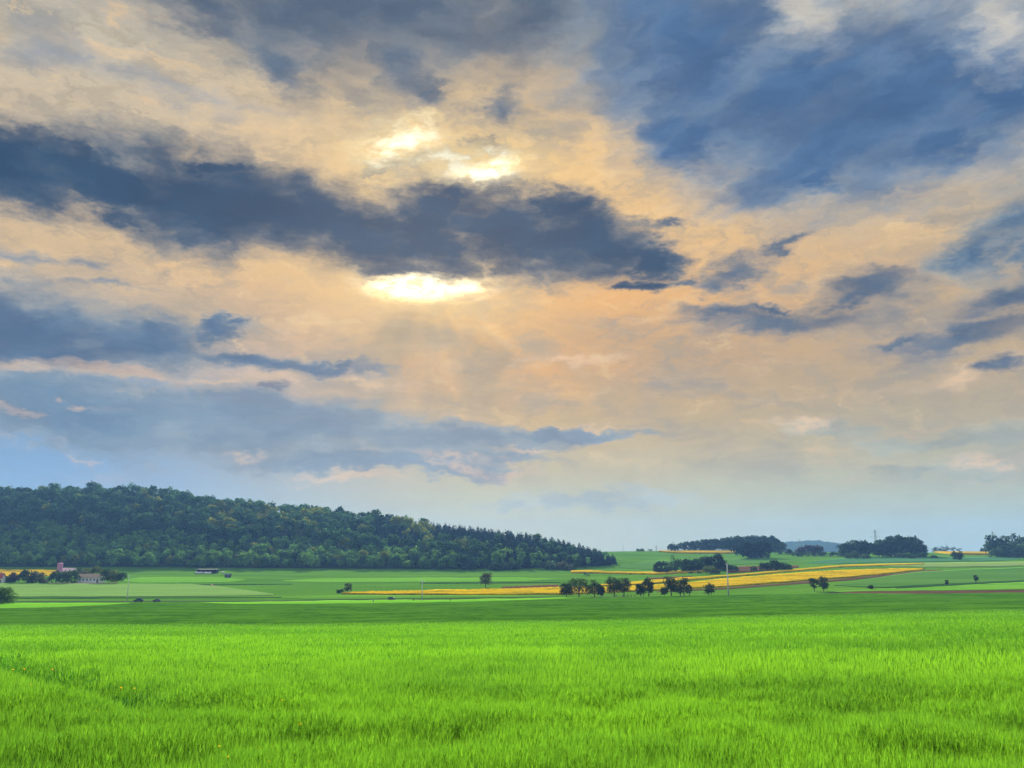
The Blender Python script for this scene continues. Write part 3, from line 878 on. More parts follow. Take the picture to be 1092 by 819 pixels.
    for i in order:
        t = out[i]; t['z'] = float(z[i])
        pyb = HZ - (t['z'] - EYE) / t['y'] * F; ph = t['h'] / t['y'] * F; pw = t['w'] / t['y'] * F
        x0 = t['px'] + 260; yc = pyb - ph / 2 - 490
        xs = np.arange(int(x0 - pw / 2) - 1, int(x0 + pw / 2) + 2); ys = np.arange(int(yc - ph / 2) - 1, int(yc + ph / 2) + 2)
        xs = xs[(xs >= 0) & (xs < 1020)]; ys = ys[(ys >= 0) & (ys < 140)]
        if len(xs) and len(ys):
            A, B = np.meshgrid(xs, ys)
            m = ((A - x0) / (pw / 2 + .3)) ** 2 + ((B - yc) / (ph / 2 + .3)) ** 2 < 1
            ids[B[m], A[m]] = i
        t['py'] = pyb - ph
    cnt = np.bincount(ids[:, 260:][ids[:, 260:] >= 0].ravel(), minlength=len(out))
    allc = np.bincount(ids[ids >= 0].ravel(), minlength=len(out))
    broad = [i for i in np.argsort(-cnt) if cnt[i] > 0 and not out[i]['con']][:295]
    coni = [i for i in np.argsort(-cnt) if cnt[i] > 0 and out[i]['con']][:230]
    solo = set(broad) | set(coni)

    def where(t):
        px, f = t['px'], t['f']
        band = 'at the foot' if f < 0.08 else 'on the lower slope' if f < 0.36 else 'half way up' if f < 0.72 else 'near the top' if f < 0.95 else 'on the crest'
        lm = ('above the left rape' if px < 58 else 'above the pink silo' if px < 88 else 'above the hamlet hedge' if px < 138 else 'left of the dark shed' if px < 205 else
              'above the dark shed' if px < 248 else 'right of the dark shed' if px < 340 else 'above the field bushes' if px < 395 else 'above the wire pole' if px < 480 else
              'above the lone tree' if px < 545 else 'right shoulder' if px < 610 else 'at the right tip')
        return band, lm
    seen_first = {}
    for i in list(broad) + list(coni):
        t = out[i]
        nm = 'conifer_tree' if t['con'] else 'broadleaf_tree'
        o = link(nm, (cm if t['con'] else meshes)[t['k']])
        o.location = (t['x'], t['y'], t['z'] - 0.3); o.scale = (t['s'],) * 3; o.rotation_euler = (0, 0, t['rz'])
        o.color = (*[float(v) for v in t['c']], 1)
        band, lm = where(t)
        tag(o, f"{t['kind']} {band} of the wooded hill, {lm}", 'tree', 'conifers of the wooded hill' if t['con'] else 'broadleaf trees of the wooded hill')
    Vs, Fs, Ts = [], [], []
    b = 0
    for i, t in enumerate(out):
        if i in solo or allc[i] == 0: continue
        (V, Fq, T), _, _ = (cflat if t['con'] else flat)[t['k']]
        ca, sa = math.cos(t['rz']), math.sin(t['rz'])
        R = np.array([[ca, -sa, 0], [sa, ca, 0], [0, 0, 1]])
        Vs.append(V @ R.T * t['s'] + (t['x'], t['y'], t['z'] - 0.3)); Fs.append(Fq + b); Ts.append(T * t['c']); b += len(V)
    o = link('forest', mesh_from('forest', np.vstack(Vs), np.vstack(Fs), [LEAF_OWN], attrs={'tint': np.vstack(Ts)}))
    tag(o, 'the mass of mixed wood behind the nearer trees of the hill', 'forest', kind='stuff')
    print('forest', len(out), len(broad), len(coni), len(Vs))
    # floor of the wood, dark with litter
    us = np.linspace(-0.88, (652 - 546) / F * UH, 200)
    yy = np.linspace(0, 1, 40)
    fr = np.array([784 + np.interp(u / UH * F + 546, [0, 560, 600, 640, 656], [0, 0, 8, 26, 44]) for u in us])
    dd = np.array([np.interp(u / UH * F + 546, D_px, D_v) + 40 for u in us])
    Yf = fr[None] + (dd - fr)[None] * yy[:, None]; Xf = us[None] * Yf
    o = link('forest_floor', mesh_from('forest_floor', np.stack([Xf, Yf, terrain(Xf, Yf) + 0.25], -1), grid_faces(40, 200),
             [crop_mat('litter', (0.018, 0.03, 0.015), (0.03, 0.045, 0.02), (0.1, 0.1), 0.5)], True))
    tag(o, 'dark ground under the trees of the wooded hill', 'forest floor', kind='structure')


forest()

# scrub along the foot of the wood
_shrub_cache = {}


def shrub_mesh(w, h, seed, n=420, size=None, drop=0.0, base=0.0, lobes=7):
    L = broad_lobes(w, h, seed, base, lobes)
    V, Fq, T = leaf_cloud(L, n, size or max(w, h) * 0.06, seed + 500, drop=drop)
    return mesh_from('shrub', V, Fq, [LEAF], attrs={'tint': T})


def whole_tree(name, px, y, wpx, hpx, colr, label, group=None, seed=0, n=600, cat='tree', conifer=False, sink=0.2, drop=0.0, size=None, ground_pt=None):
    """a far tree or shrub too small to show its stem"""
    p = at(px, y) if ground_pt is None else ground_pt
    w, h = metres(wpx, p[1]), metres(hpx, p[1])
    if conifer:
        V, Fq, T = conifer_cloud(w, h, n, size or h * 0.055, seed + 900)
    else:
        V, Fq, T = leaf_cloud(broad_lobes(w * 1.12, h * 0.98, seed, -0.08, 11), int(n * 1.5), size or max(w, h) * 0.07, seed + 500, drop=drop)
    o = link(name, mesh_from(name, V, Fq, [LEAF], attrs={'tint': T}))
    o.location = (p[0], p[1], p[2] - sink); o.color = (*colr, 1)
    return tag(o, label, cat, group)


DG = (0.030, 0.060, 0.031); MG = (0.046, 0.098, 0.040); YG_ = (0.085, 0.12, 0.030); GG = (0.075, 0.095, 0.055); PURP = (0.055, 0.045, 0.048)
for i, (px, y, w, h, c, lb) in enumerate([
        (500, 776, 14, 3.5, DG, 'low dark scrub at the foot of the wood, first left of the long dark hedge'), (531, 774, 20, 5, DG, 'long dark bush at the foot of the wood, left half'),
        (546, 774, 16, 5.5, DG, 'long dark bush at the foot of the wood, right half'), (588, 776, 18, 5.5, MG, 'mid green bush at the wood edge where it turns away'),
        (598, 772, 15, 7, GG, 'greyish green bush in front of the right tip of the wood'), (606, 764, 13, 5, GG, 'greyish bush nearest the tip of the bending rape strip'),
        (470, 778, 10, 4, MG, 'small green bush at the foot of the wood above the wire pole'), (613, 790, 9, 5, MG, 'green bush behind the tip of the bending rape strip')]):
    whole_tree('shrub', px, y, w, h, c, lb, 'scrub along the foot of the wood', 300 + i, 420, 'shrub')

# ------------------------------------------------------------------ woods and copses on the right slope
k = 0
def clump(items, group):
    global k
    for px, y, w, h, c, lb, *opt in items:
        k += 1
        whole_tree('conifer_tree' if 'con' in opt else 'broadleaf_tree', px, y, w, h, c, lb, group, 1000 + k * 3, 560, 'tree', 'con' in opt)


clump([(718, 1130, 11, 9, DG, 'round dark tree standing alone left of the hilltop wood')], 'trees on the skyline')
hill_wood = []
for i, px in enumerate([728, 734, 740, 746, 752, 757, 763]):
    hill_wood.append((px, 1150 + (i % 3) * 9, 9, 9.5 + i * 0.7, DG, 'dark tree of the low left wing of the hilltop wood'))
for i, px in enumerate([770, 777, 784, 790, 797, 803, 809, 815, 820, 826, 831, 774, 787, 800, 812, 823]):
    hill_wood.append((px, 1150 + (i % 3) * 12, 14, [13, 15, 16, 15.5, 16.5, 16, 17, 16.5, 15, 13, 10][i % 11], DG, 'dark tree of the tall main block of the hilltop wood'))
clump(hill_wood, 'trees of the hilltop wood')
clump([(px, 930 + (i % 2) * 10, 14, hh, (0.018, 0.036, 0.024), 'very dark tree of the compact round copse below the hilltop wood')
       for i, (px, hh) in enumerate([(789, 15), (796, 17), (803, 18), (809, 18), (815, 16.5), (799, 14), (808, 14)])], 'trees of the round copse')
clump([(829, 1040, 12, 9, DG, 'small dark tree between the round copse and the purple trees'), (841, 1040, 7, 5, DG, 'lowest dark bush beside the purple trees')], 'trees between the copses')
clump([(px, 1010, 10, hh, PURP, 'purple leaved tree of the small purple clump') for px, hh in [(854, 8), (860, 10), (867, 10.5), (873, 10)]], 'purple leaved trees')
for i, px in enumerate(range(848, 894, 6)):
    whole_tree('hedge_shrub', px, 960, 8, 3.8 + (i % 3) * 0.5, DG, 'dark shrub of the field hedge below the purple trees', 'shrubs of the field hedge', 1300 + i, 260, 'shrub')
clump([(px, 930 + (i % 2) * 10, 15, hh, DG, 'dark tree of the left hand twin copse under the pylon') for i, (px, hh) in enumerate([(900, 15), (908, 18), (917, 18), (903, 13), (921, 15)])], 'trees of the twin copses')
clump([(px, 925 + (i % 3) * 10, 17, hh, DG, 'dark tree of the right hand and larger twin copse') for i, (px, hh) in
       enumerate([(933, 15), (942, 19), (951, 22), (961, 23), (970, 22), (978, 19), (937, 13), (947, 15), (958, 16), (969, 16), (981, 14)])], 'trees of the twin copses')
for i, (px, w, h) in enumerate([(908, 14, 5), (922, 12, 4), (964, 12, 5), (972, 8, 4), (981, 9, 6), (996, 6, 3.5)]):
    whole_tree('shrub', px, 880, w, h, MG, ['green bush in front of the left twin copse', 'low green bush between the twin copses', 'green bush in front of the large twin copse',
               'small green bush right of the large twin copse front', 'rounded bush at the right end of the large twin copse', 'tiny bush standing free right of the twin copses'][i], 'bushes below the twin copses', 1400 + i, 300, 'shrub')
whole_tree('shrub', 1020, 820, 12, 8.5, (0.03, 0.06, 0.03), 'round dark bush below the far right skyline rape', None, 1450, 420, 'shrub')
for i, (px, h) in enumerate([(994, 5), (1001, 4.5), (1007, 5.5), (1014, 5), (1021, 5)]):
    whole_tree('broadleaf_tree', px, 1240, 9, h + 1.5, DG, 'small tree of the low skyline row behind the far right rape', 'trees of the low skyline row', 1460 + i, 240)
clump([(1065, 930, 26, 22, DG, 'tall round dark tree at the left of the far right copse'), (1077, 915, 25, 15, MG, 'low broad green tree in front of the far right copse'),
       (1085, 940, 24, 18, DG, 'dark tree at the picture edge of the far right copse'), (1092, 985, 26, 20, DG, 'tall dark tree behind the far right copse'), (1062, 905, 13, 9, MG, 'small green tree at the foot of the far right copse'),
       (1097, 915, 25, 15, MG, 'green tree running out of view in the far right copse'), (1108, 930, 26, 19, DG, 'dark tree beyond the far right copse'), (1052, 1240, 12, 5, DG, 'low dark bush on the skyline left of the far right copse')], 'trees of the far right copse')
# the copse with the pointed conifer and the small house inside
clump([(701, 668, 9, 12, DG, 'dark tree at the left end of the copse with the pointed conifer'), (708, 672, 10, 13, DG, 'dark tree left of the pointed conifer'), (717, 672, 12, 20.5, (0.018, 0.034, 0.024), 'pointed dark conifer rising from the copse', 'con'),
       (725, 670, 13, 14, MG, 'green tree just right of the pointed conifer'), (734, 672, 13, 15, DG, 'dark tree in the middle of the copse behind the rape'), (742, 674, 12, 14, MG, 'green tree in the middle of the copse behind the rape'),
       (752, 678, 14, 15.5, DG, 'dark tree left of the largest tree in the copse'), (762, 676, 20, 17, (0.022, 0.042, 0.026), 'largest round dark tree of the copse'), (770, 672, 12, 11, DG, 'dark tree at the right flank of the copse'),
       (781, 660, 10, 7, MG, 'low bush right of the copse beside the soil patch'), (713, 660, 8, 8, MG, 'small green tree under the pointed conifer'), (746, 664, 10, 9, DG, 'small dark tree in the front of the copse')], 'trees of the copse with the conifer')
whole_tree('shrub', 756, 620, 13, 7, YG_, 'yellowish green bush in front of the copse', None, 1500, 380, 'shrub')
whole_tree('shrub', 764, 615, 8, 5, GG, 'greyish green bush right of the yellowish one', None, 1503, 300, 'shrub')
clump([(814, 640, 10, 8.5, DG, 'dark shrub tree at the left of the low clump above the rape'), (823, 642, 13, 11, DG, 'tallest dark shrub tree of the low clump above the rape'), (832, 640, 12, 8, DG, 'dark shrub tree in the right of the low clump'),
       (840, 638, 8, 6.5, MG, 'green bush at the right end of the low clump'), (803, 640, 7, 6, GG, 'greyish bush left of the low clump above the rape')], 'low clump above the long rape field')
for i, (px, y, w, h) in enumerate([(736, 640, 5, 2), (745, 630, 6, 2.4), (693, 1150, 5, 2.4), (683, 1160, 9, 2.2), (625, 640, 8, 5), (690, 650, 0.1, 0.1)][:5]):
    whole_tree('shrub', px, y, w, h, MG, ['tiny bush below the thin rape strip left of the yellowish bush', 'tiny bush beside the yellowish bush', 'small bush on the bare skyline', 'flat bush on the bare skyline left of the rape',
               'grey green bush behind the roadside trees'][i], None, 1510 + i, 220, 'shrub')

# ------------------------------------------------------------------ roadside and field trees with stems
def stem_tree(name, px, y, wpx, hpx, trunk_frac, colr, label, seed, group=None, n=1500, size=None, drop=0.3, trunks=1, lean=0.0, cat='tree', row=None):
    p = ground(px, row) if row else at(px, y)
    w, h = metres(wpx, p[1]), metres(hpx, p[1])
    root = empty(name, (p[0], p[1], p[2]))
    tag(root, label, cat, group)
    for i in range(trunks):
        t = trunk_mb(h * 0.62, 0.035 * h * (0.8 if trunks > 1 else 1), 6, seed + i, lean).build('trunk', BARK, root)
        if trunks > 1: t.location = ((i - (trunks - 1) / 2) * w * 0.28, random.uniform(-.4, .4), 0)
    L = broad_lobes(w * 1.1, h, seed, trunk_frac * 0.40, 14)
    L += [(random.uniform(-.3, .3) * w, random.uniform(-.25, .25) * w, h * random.uniform(.2, .42), w * .2, w * .2, h * .14) for _ in range(4)]
    V, Fq, T = leaf_cloud(L, n, size or 0.30, seed + 7, drop=drop, inner=0.35)
    c = link('crown', mesh_from('crown', V, Fq, [LEAF], attrs={'tint': T}), root)
    c.color = (*colr, 1)
    return root


RT = (0.036, 0.064, 0.022)
rg = 'roadside trees in front of the rape'
for a in [(604, 0, 14, 16, .10, RT, 'leftmost low spreading tree of the roadside row', 11, rg), (617.5, 0, 19, 20, .14, RT, 'tall broad tree second from the left in the roadside row', 13, rg),
          (634, 0, 17, 17, .14, RT, 'broad tree right of the tall one in the left group of the row', 17, rg), (641, 0, 7, 11, .2, RT, 'thin small tree closing the left group of the row', 19, rg)]:
    stem_tree("roadside_tree", a[0], 410, a[2], a[3], a[4], a[5], a[6], a[7], a[8], row=636.6)
stem_tree('roadside_tree', 655, 410, 17, 20, .22, RT, 'dense round tree with a dark stem, left of the overlapping pair', 23, rg, row=636.4, n=2000)
stem_tree('roadside_tree', 665.5, 412, 14, 19, .20, RT, 'looser tree right of the dense round one', 29, rg, row=636, drop=0.5)
stem_tree('roadside_tree', 683, 412, 10, 13, .15, RT, 'lower half of the lone pair, small leaning tree', 31, rg, row=636, drop=0.5)
stem_tree('roadside_tree', 692, 410, 11, 20, .22, RT, 'upright tree with a clear stem standing between the groups', 37, rg, row=636.4)
stem_tree('roadside_bush', 708.5, 410, 8, 9, .05, RT, 'small round bush at the left of the right hand group', 41, rg, n=700, row=636)
stem_tree('roadside_tree', 716, 410, 14, 20, .25, RT, 'dense tree with dark stem on the left of the right hand group', 43, rg, row=636, n=2000)
stem_tree('roadside_tree', 727.5, 412, 14, 18.5, .22, RT, 'two stemmed tree on the right of the right hand group', 47, rg, row=635.6, trunks=2)
stem_tree('roadside_tree', 735, 410, 6, 12, .1, RT, 'thin leaning sapling ending the right hand group', 53, rg, row=635.4, n=420, drop=0.5, lean=0.6)
stem_tree('roadside_bush', 757, 412, 11, 12, .05, RT, 'separate bushy tree between the row and the pale pole', 59, rg, row=634.4, n=900, trunks=2)
stem_tree('roadside_tree', 868.5, 400, 10, 13, .2, RT, 'left and lower of the two small trees above the dark green field', 61, 'two small trees above the wheat', row=630.6, n=900)
stem_tree('roadside_tree', 878.5, 398, 10, 16, .2, RT, 'right and taller of the two small trees above the dark green field', 67, 'two small trees above the wheat', row=630.4, n=1000)
stem_tree('roadside_bush', 928, 420, 6, 3.6, .0, RT, 'tiny dark bush right of the two small trees', 71, row=628.2, n=300)
stem_tree('young_tree', 1041, 480, 5, 13, .25, (0.025, 0.05, 0.025), 'slender young tree by the dark boundary line', 73, row=622.4, n=350, drop=0.5)
stem_tree('young_tree', 1010, 470, 3.4, 6, .15, (0.025, 0.05, 0.025), 'stunted dark sapling left of the slender young tree', 79, row=624.6, n=160)
stem_tree('field_tree', 518, 550, 12.5, 15, .28, (0.075, 0.095, 0.050), 'lone sparse grey green tree in the middle of the meadow', 83, row=626.6, n=1000, drop=0.6, size=0.38)
stem_tree('field_tree', 371, 460, 8, 10, .2, (0.055, 0.075, 0.045), 'sparse small tree at the left tip of the yellow rape strip', 89, row=632.2, n=600, drop=0.5)
whole_tree('shrub', 363, 460, 8, 4.2, (0.03, 0.06, 0.035), 'low dark bush beside the sparse tree at the rape tip', None, 1600, 350, 'shrub', ground_pt=ground(363, 632.4))
whole_tree('shrub', 358, 470, 5, 4.6, (0.05, 0.07, 0.045), 'small thin bush left of the low dark bush', None, 1603, 200, 'shrub', drop=0.5, ground_pt=ground(358, 632))
stem_tree('round_tree', 2, 300, 23, 17, .04, (0.05, 0.11, 0.02), 'big round leafy tree cut by the left picture edge', 97, row=644.6, n=3800, size=0.26, drop=0.1)
# hamlet trees
hg = 'trees round the hamlet'
for i, (px, row, w, h, c, lb) in enumerate([
        (7, 621, 10, 6, MG, 'low green bush beside the red roofed house'), (15, 621, 11, 9.5, PURP, 'purplish brown small tree among the hamlet trees'), (12, 621, 9, 5, MG, 'low green bush before the purplish tree'),
        (29, 621.6, 16, 13.5, DG, 'dark round tree in front of the far left rape'), (40, 621.6, 13, 11.5, GG, 'greyish green tree right of the dark round one'), (48, 621.6, 11, 10, GG, 'greyish pale tree left of the pink silo'),
        (57, 621.6, 12, 12, DG, 'dark tree directly left of the pink silo'), (66, 621.8, 13, 13, DG, 'dark tree below the pink silo'), (76, 621.8, 14, 13.5, MG, 'green tree below the pale roofed barn'),
        (86, 620.2, 12, 13.5, GG, 'greyish tree at the left of the white house front'), (95, 619, 14, 13, YG_, 'yellowish tree behind the white house'), (105, 619, 15, 13.5, YG_, 'yellowish broad tree at the right of the white house'),
        (114, 621.6, 14, 14, DG, 'dark tree right of the white house'), (122, 621.8, 13, 14, YG_, 'yellow green tree near the right end of the hedge'), (129, 622, 10, 11, MG, 'green tree ending the hamlet hedge at the right'),
        (-8, 621, 14, 9, MG, 'green tree beyond the left picture edge')]):
    whole_tree('hamlet_tree', px, 0, w, h, c, lb, hg, 1700 + i * 3, 520, ground_pt=ground(px, row), drop=0.15)
#@@OBJECTS

# ------------------------------------------------------------------ the near barley
def crop_leaf_mat(name):
    m, nt, b = new_mat(name)
    N, L = nt.nodes, nt.links
    at = N.new('ShaderNodeAttribute'); at.attribute_name = 'tint'
    L.new(at.outputs['Color'], b.inputs['Base Color'])
    b.inputs['Roughness'].default_value = 0.75; b.inputs['Specular IOR Level'].default_value = 0.05
    t = N.new('ShaderNodeBsdfTranslucent'); L.new(at.outputs['Color'], t.inputs[0])
    ms = N.new('ShaderNodeMixShader'); ms.inputs[0].default_value = 0.5
    L.new(b.outputs[0], ms.inputs[1]); L.new(t.outputs[0], ms.inputs[2])
    L.new(ms.outputs[0], N['Material Output'].inputs[0])
    return m


def vnoise(x, y, seed):
    """smooth value noise on the plane"""
    r = np.random.default_rng(seed); T = r.random((256, 256))
    xi, yi = np.floor(x).astype(int), np.floor(y).astype(int)
    fx, fy = x - xi, y - yi
    fx, fy = fx * fx * (3 - 2 * fx), fy * fy * (3 - 2 * fy)
    g = lambda a, b: T[a % 256, b % 256]
    return (g(xi, yi) * (1 - fx) * (1 - fy) + g(xi + 1, yi) * fx * (1 - fy) + g(xi, yi + 1) * (1 - fx) * fy + g(xi + 1, yi + 1) * fx * fy)


def crop_top(px, py):
    a, b, c = ray(px, py)
    X, Zr = a / b * YM, EYE + c / b * YM
    y = YM[int(np.argmax(Zr <= terrain(X, YM) + 0.7))]
    return np.array([a / b * y, y, 0.0])


TRAMS = [((-10, 708), (215, 786), 0.85, 1.0), ((700, 676), (1200, 691), 0.8, 0.8), ((170, 667.6), (345, 679.5), 1.0, 0.7), ((380, 671), (800, 674.5), 0.9, 0.5), ((-100, 690), (420, 694), 0.7, 0.45)]


def tram(x, y):
    """wheel tracks pressed through the crop: 1 in a track"""
    out = np.zeros(np.shape(x))
    for p0, p1, w, k in TRAMS:
        a, b = crop_top(*p0), crop_top(*p1)
        d = (b - a)[:2]; L = np.linalg.norm(d); d = d / L; nrm = np.array((-d[1], d[0]))
        s = (x - a[0]) * nrm[0] + (y - a[1]) * nrm[1]
        t = (x - a[0]) * d[0] + (y - a[1]) * d[1]
        fade = np.clip((t + L * 0.15) / (L * 0.2), 0, 1) * np.clip((L * 1.08 - t) / (L * 0.2), 0, 1)
        out = np.maximum(out, k * np.exp(-(s / w) ** 2) * fade)
    return out


def canopy_h(x, y):
    """height of the crop"""
    h = 0.74 + 0.13 * (vnoise(x * 0.55, y * 0.55, 3) - 0.5) + 0.13 * (vnoise(x * 1.3, y * 1.3, 4) - 0.5) + 0.10 * (vnoise(x * 0.13, y * 0.13, 5) - 0.5)
    return h * (1 - 0.62 * tram(x, y))


EDGE_PX = [-200, 0, 150, 300, 460, 600, 700, 850, 1000, 1092, 1300]
EDGE_Y = [ground(min(1400, a), b)[1] for a, b in zip(EDGE_PX, [671.6, 671.8, 670.6, 670.8, 668.6, 666.6, 664.8, 660.8, 657.2, 655.4, 655.4])]


def barley():
    r = np.random.default_rng(5)
    dd = np.exp(np.linspace(math.log(5.0), math.log(205.0), 4000))
    rho = RHO * np.minimum(1.0, (16.0 / dd) ** 2.3) * 1.8 * dd       # plants per metre of distance: as sown near by, thinned out with distance
    cum = np.concatenate([[0], np.cumsum((rho[1:] + rho[:-1]) / 2 * np.diff(dd))])
    N = int(cum[-1])
    d = np.interp(r.random(N) * cum[-1], cum, dd)
    u = r.uniform(-0.90, 0.90, N)
    x, y = u * d, d
    edge = np.interp(u / UH * F + 546, EDGE_PX, EDGE_Y)
    ok = (y < edge) & (r.random(N) > 0.92 * tram(x, y))
    x, y, d = x[ok], y[ok], d[ok]
    n = len(x)
    z = terrain(x, y)
    H = canopy_h(x, y) * r.uniform(0.86, 1.08, n)
    # tone: patches of better and poorer growth, single plants lighter or darker
    g = 0.30 * vnoise(x * 0.10 + 3, y * 0.07, 11) + 0.28 * vnoise(x * 0.5, y * 0.35, 12) + 0.17 * vnoise(x * 2.2, y * 2.2, 13) + 0.25 * vnoise(x * 0.02, y * 0.22, 14)
    tone = np.clip((g - 0.5) * 2.6 + 0.5 + r.normal(0, 0.22, n), 0, 1)
    tone = np.clip(tone - 0.55 * np.clip((d - 85) / 100, 0, 1), 0, 1)
    wmin = np.maximum(0.0042, 0.48 * d / F)             # never thinner than half a pixel
    V, Fq, T = [], [], []
    off = 0
    dark = np.array((0.018, 0.122, 0.019)); light = np.array((0.112, 0.270, 0.012)); ear = np.array((0.125, 0.310, 0.016))

    def ribbon(sel, base, az, L, tilt, curl, w, segs, colr, taper=0.15):
        nonlocal off
        m = len(sel)
        P = base.copy(); ang = tilt.copy()
        wd = r.uniform(0, 6.283, m)
        side = np.stack([np.cos(wd), np.sin(wd), np.zeros(m)], 1)
        rows_ = []
        for k in range(segs + 1):
            f = k / segs
            ww = w * (1 - f) ** 0.6 if taper < 0.5 else w * (0.35 + 1.3 * f * (1 - f) * 2)
            ww = np.maximum(ww, w * 0.12)
            rows_.append(P - side * (ww / 2)[:, None]); rows_.append(P + side * (ww / 2)[:, None])
            stp = L / segs
            P = P + np.stack([np.sin(ang) * np.cos(az) * stp, np.sin(ang) * np.sin(az) * stp, np.cos(ang) * stp], 1)
            ang = ang + curl / segs
        A = np.stack(rows_, 1)                          # m, 2(segs+1), 3
        K = 2 * (segs + 1)
        idx = off + np.arange(m)[:, None] * K
        for k in range(segs):
            Fq.append(np.stack([idx[:, 0] + 2 * k, idx[:, 0] + 2 * k + 1, idx[:, 0] + 2 * k + 3, idx[:, 0] + 2 * k + 2], 1))
        V.append(A.reshape(-1, 3)); T.append(np.repeat(colr, K, 0)); off += m * K
        return P

    base = np.stack([x, y, z], 1)
    allr = np.arange(n)
    wind = 0.6
    near = np.where(d < 22)[0]; mid = np.where((d >= 22) & (d < 60))[0]; far = np.where(d >= 60)[0]
    for sel, segs, nl in ((near, 3, 3), (mid, 2, 2), (far, 1, 1)):
        m = len(sel); b = base[sel]; h = H[sel]; tn = tone[sel][:, None]
        c = dark * (1 - tn) + light * tn
        az = wind + r.normal(0, 1.9, m)
        # stem with the ear on top
        st = b.copy(); st[:, 2] += h * (0.30 if segs < 3 else 0.15)
        lean = np.abs(r.normal(0.03, 0.05, m))
        top = ribbon(sel, st, az, h * (0.55 if segs < 3 else 0.70), lean, lean * 0.6, wmin[sel] * 1.0, 1, c * 0.85, 0.1)
        ce = (0.35 * c + 0.65 * (ear * (0.75 + 0.5 * tn)))
        el_ = r.uniform(0.09, 0.14, m) * np.where(d[sel] > 22, 1.25, 1)
        ribbon(sel, top, az, el_, lean + 0.06, np.full(m, 0.4), wmin[sel] * 2.1, max(1, segs - 1), ce, 0.9)
        if segs == 3:                                   # long awns of the ear
            for q_ in range(3):
                ribbon(sel, top + (0, 0, 0.02), az + r.normal(0, 0.9, m), el_ * r.uniform(1.2, 1.7, m), lean + r.uniform(0.05, 0.35, m), np.full(m, 0.2), wmin[sel] * 0.55, 1, ce, 0.1)
        for q_ in range(nl):                            # leaves
            hh = r.uniform(0.25, 0.78, m)
            bb = b.copy(); bb[:, 2] += h * hh
            ribbon(sel, bb, r.uniform(0, 6.283, m), r.uniform(0.16, 0.30, m), r.uniform(0.08, 0.40, m), r.uniform(0.3, 1.9, m),
                   wmin[sel] * r.uniform(1.7, 2.6, m), segs, c * r.uniform(0.8, 1.15, m)[:, None], 0.1)
    V = np.vstack(V); Fq = np.vstack(Fq); T = np.vstack(T)
    o = link('barley_crop', mesh_from('barley_crop', V, Fq, [crop_leaf_mat('barley_leaf')], attrs={'tint': np.clip(T, 0, 1)}))
    tag(o, 'bright green barley coming into ear, filling the near half of the view', 'barley crop', kind='stuff')
    print('barley faces', len(Fq))
    # the body of the crop further off, where single stalks merge
    us = np.linspace(-1.0, 1.0, 300)
    ed = np.interp(us / UH * F + 546, EDGE_PX, EDGE_Y)
    t = np.linspace(0, 1, 420)[:, None]
    Y = 3.2 * (ed[None] / 3.2) ** t; X = us[None] * Y
    Z = terrain(X, Y)
    lift = 0.22 + np.clip((Y - 5) / 40, 0, 1) * 0.38
    Z = Z + 0.03 + lift * (canopy_h(X, Y) / 0.74) + np.where(Y > 20, r.normal(0, 0.03, Y.shape), 0)
    Z[-1] = terrain(X[-1], Y[-1]) - 0.05
    o = link('barley_field', mesh_from('barley_field', np.stack([X, Y, Z], -1), grid_faces(420, 300),
             [crop_mat('barley_body', (0.035, 0.165, 0.012), (0.085, 0.26, 0.012), (0.02, 0.22), 2.6, bump=0.8)], True))
    tag(o, 'ground and body of the near barley field', 'field', kind='structure')


RHO = 520.0
barley()

# yellow wild flowers standing in the crop
def petal(name, c):
    m = plain(name, c, 0.8, var=0.1, scale=40, spec=0.1)
    N, L = m.node_tree.nodes, m.node_tree.links
    t = N.new('ShaderNodeBsdfTranslucent'); t.inputs[0].default_value = (*c, 1)
    x = N.new('ShaderNodeMixShader'); x.inputs[0].default_value = 0.6
    L.new(N['Principled BSDF'].outputs[0], x.inputs[1]); L.new(t.outputs[0], x.inputs[2]); L.new(x.outputs[0], N['Material Output'].inputs[0])
    return m


FLOWER_Y = petal('petal_yellow', (0.80, 0.55, 0.01))
FLOWER_O = petal('petal_orange', (0.85, 0.36, 0.01))
STEMM = plain('flower_stem', (0.08, 0.22, 0.03), 0.7, scale=20)


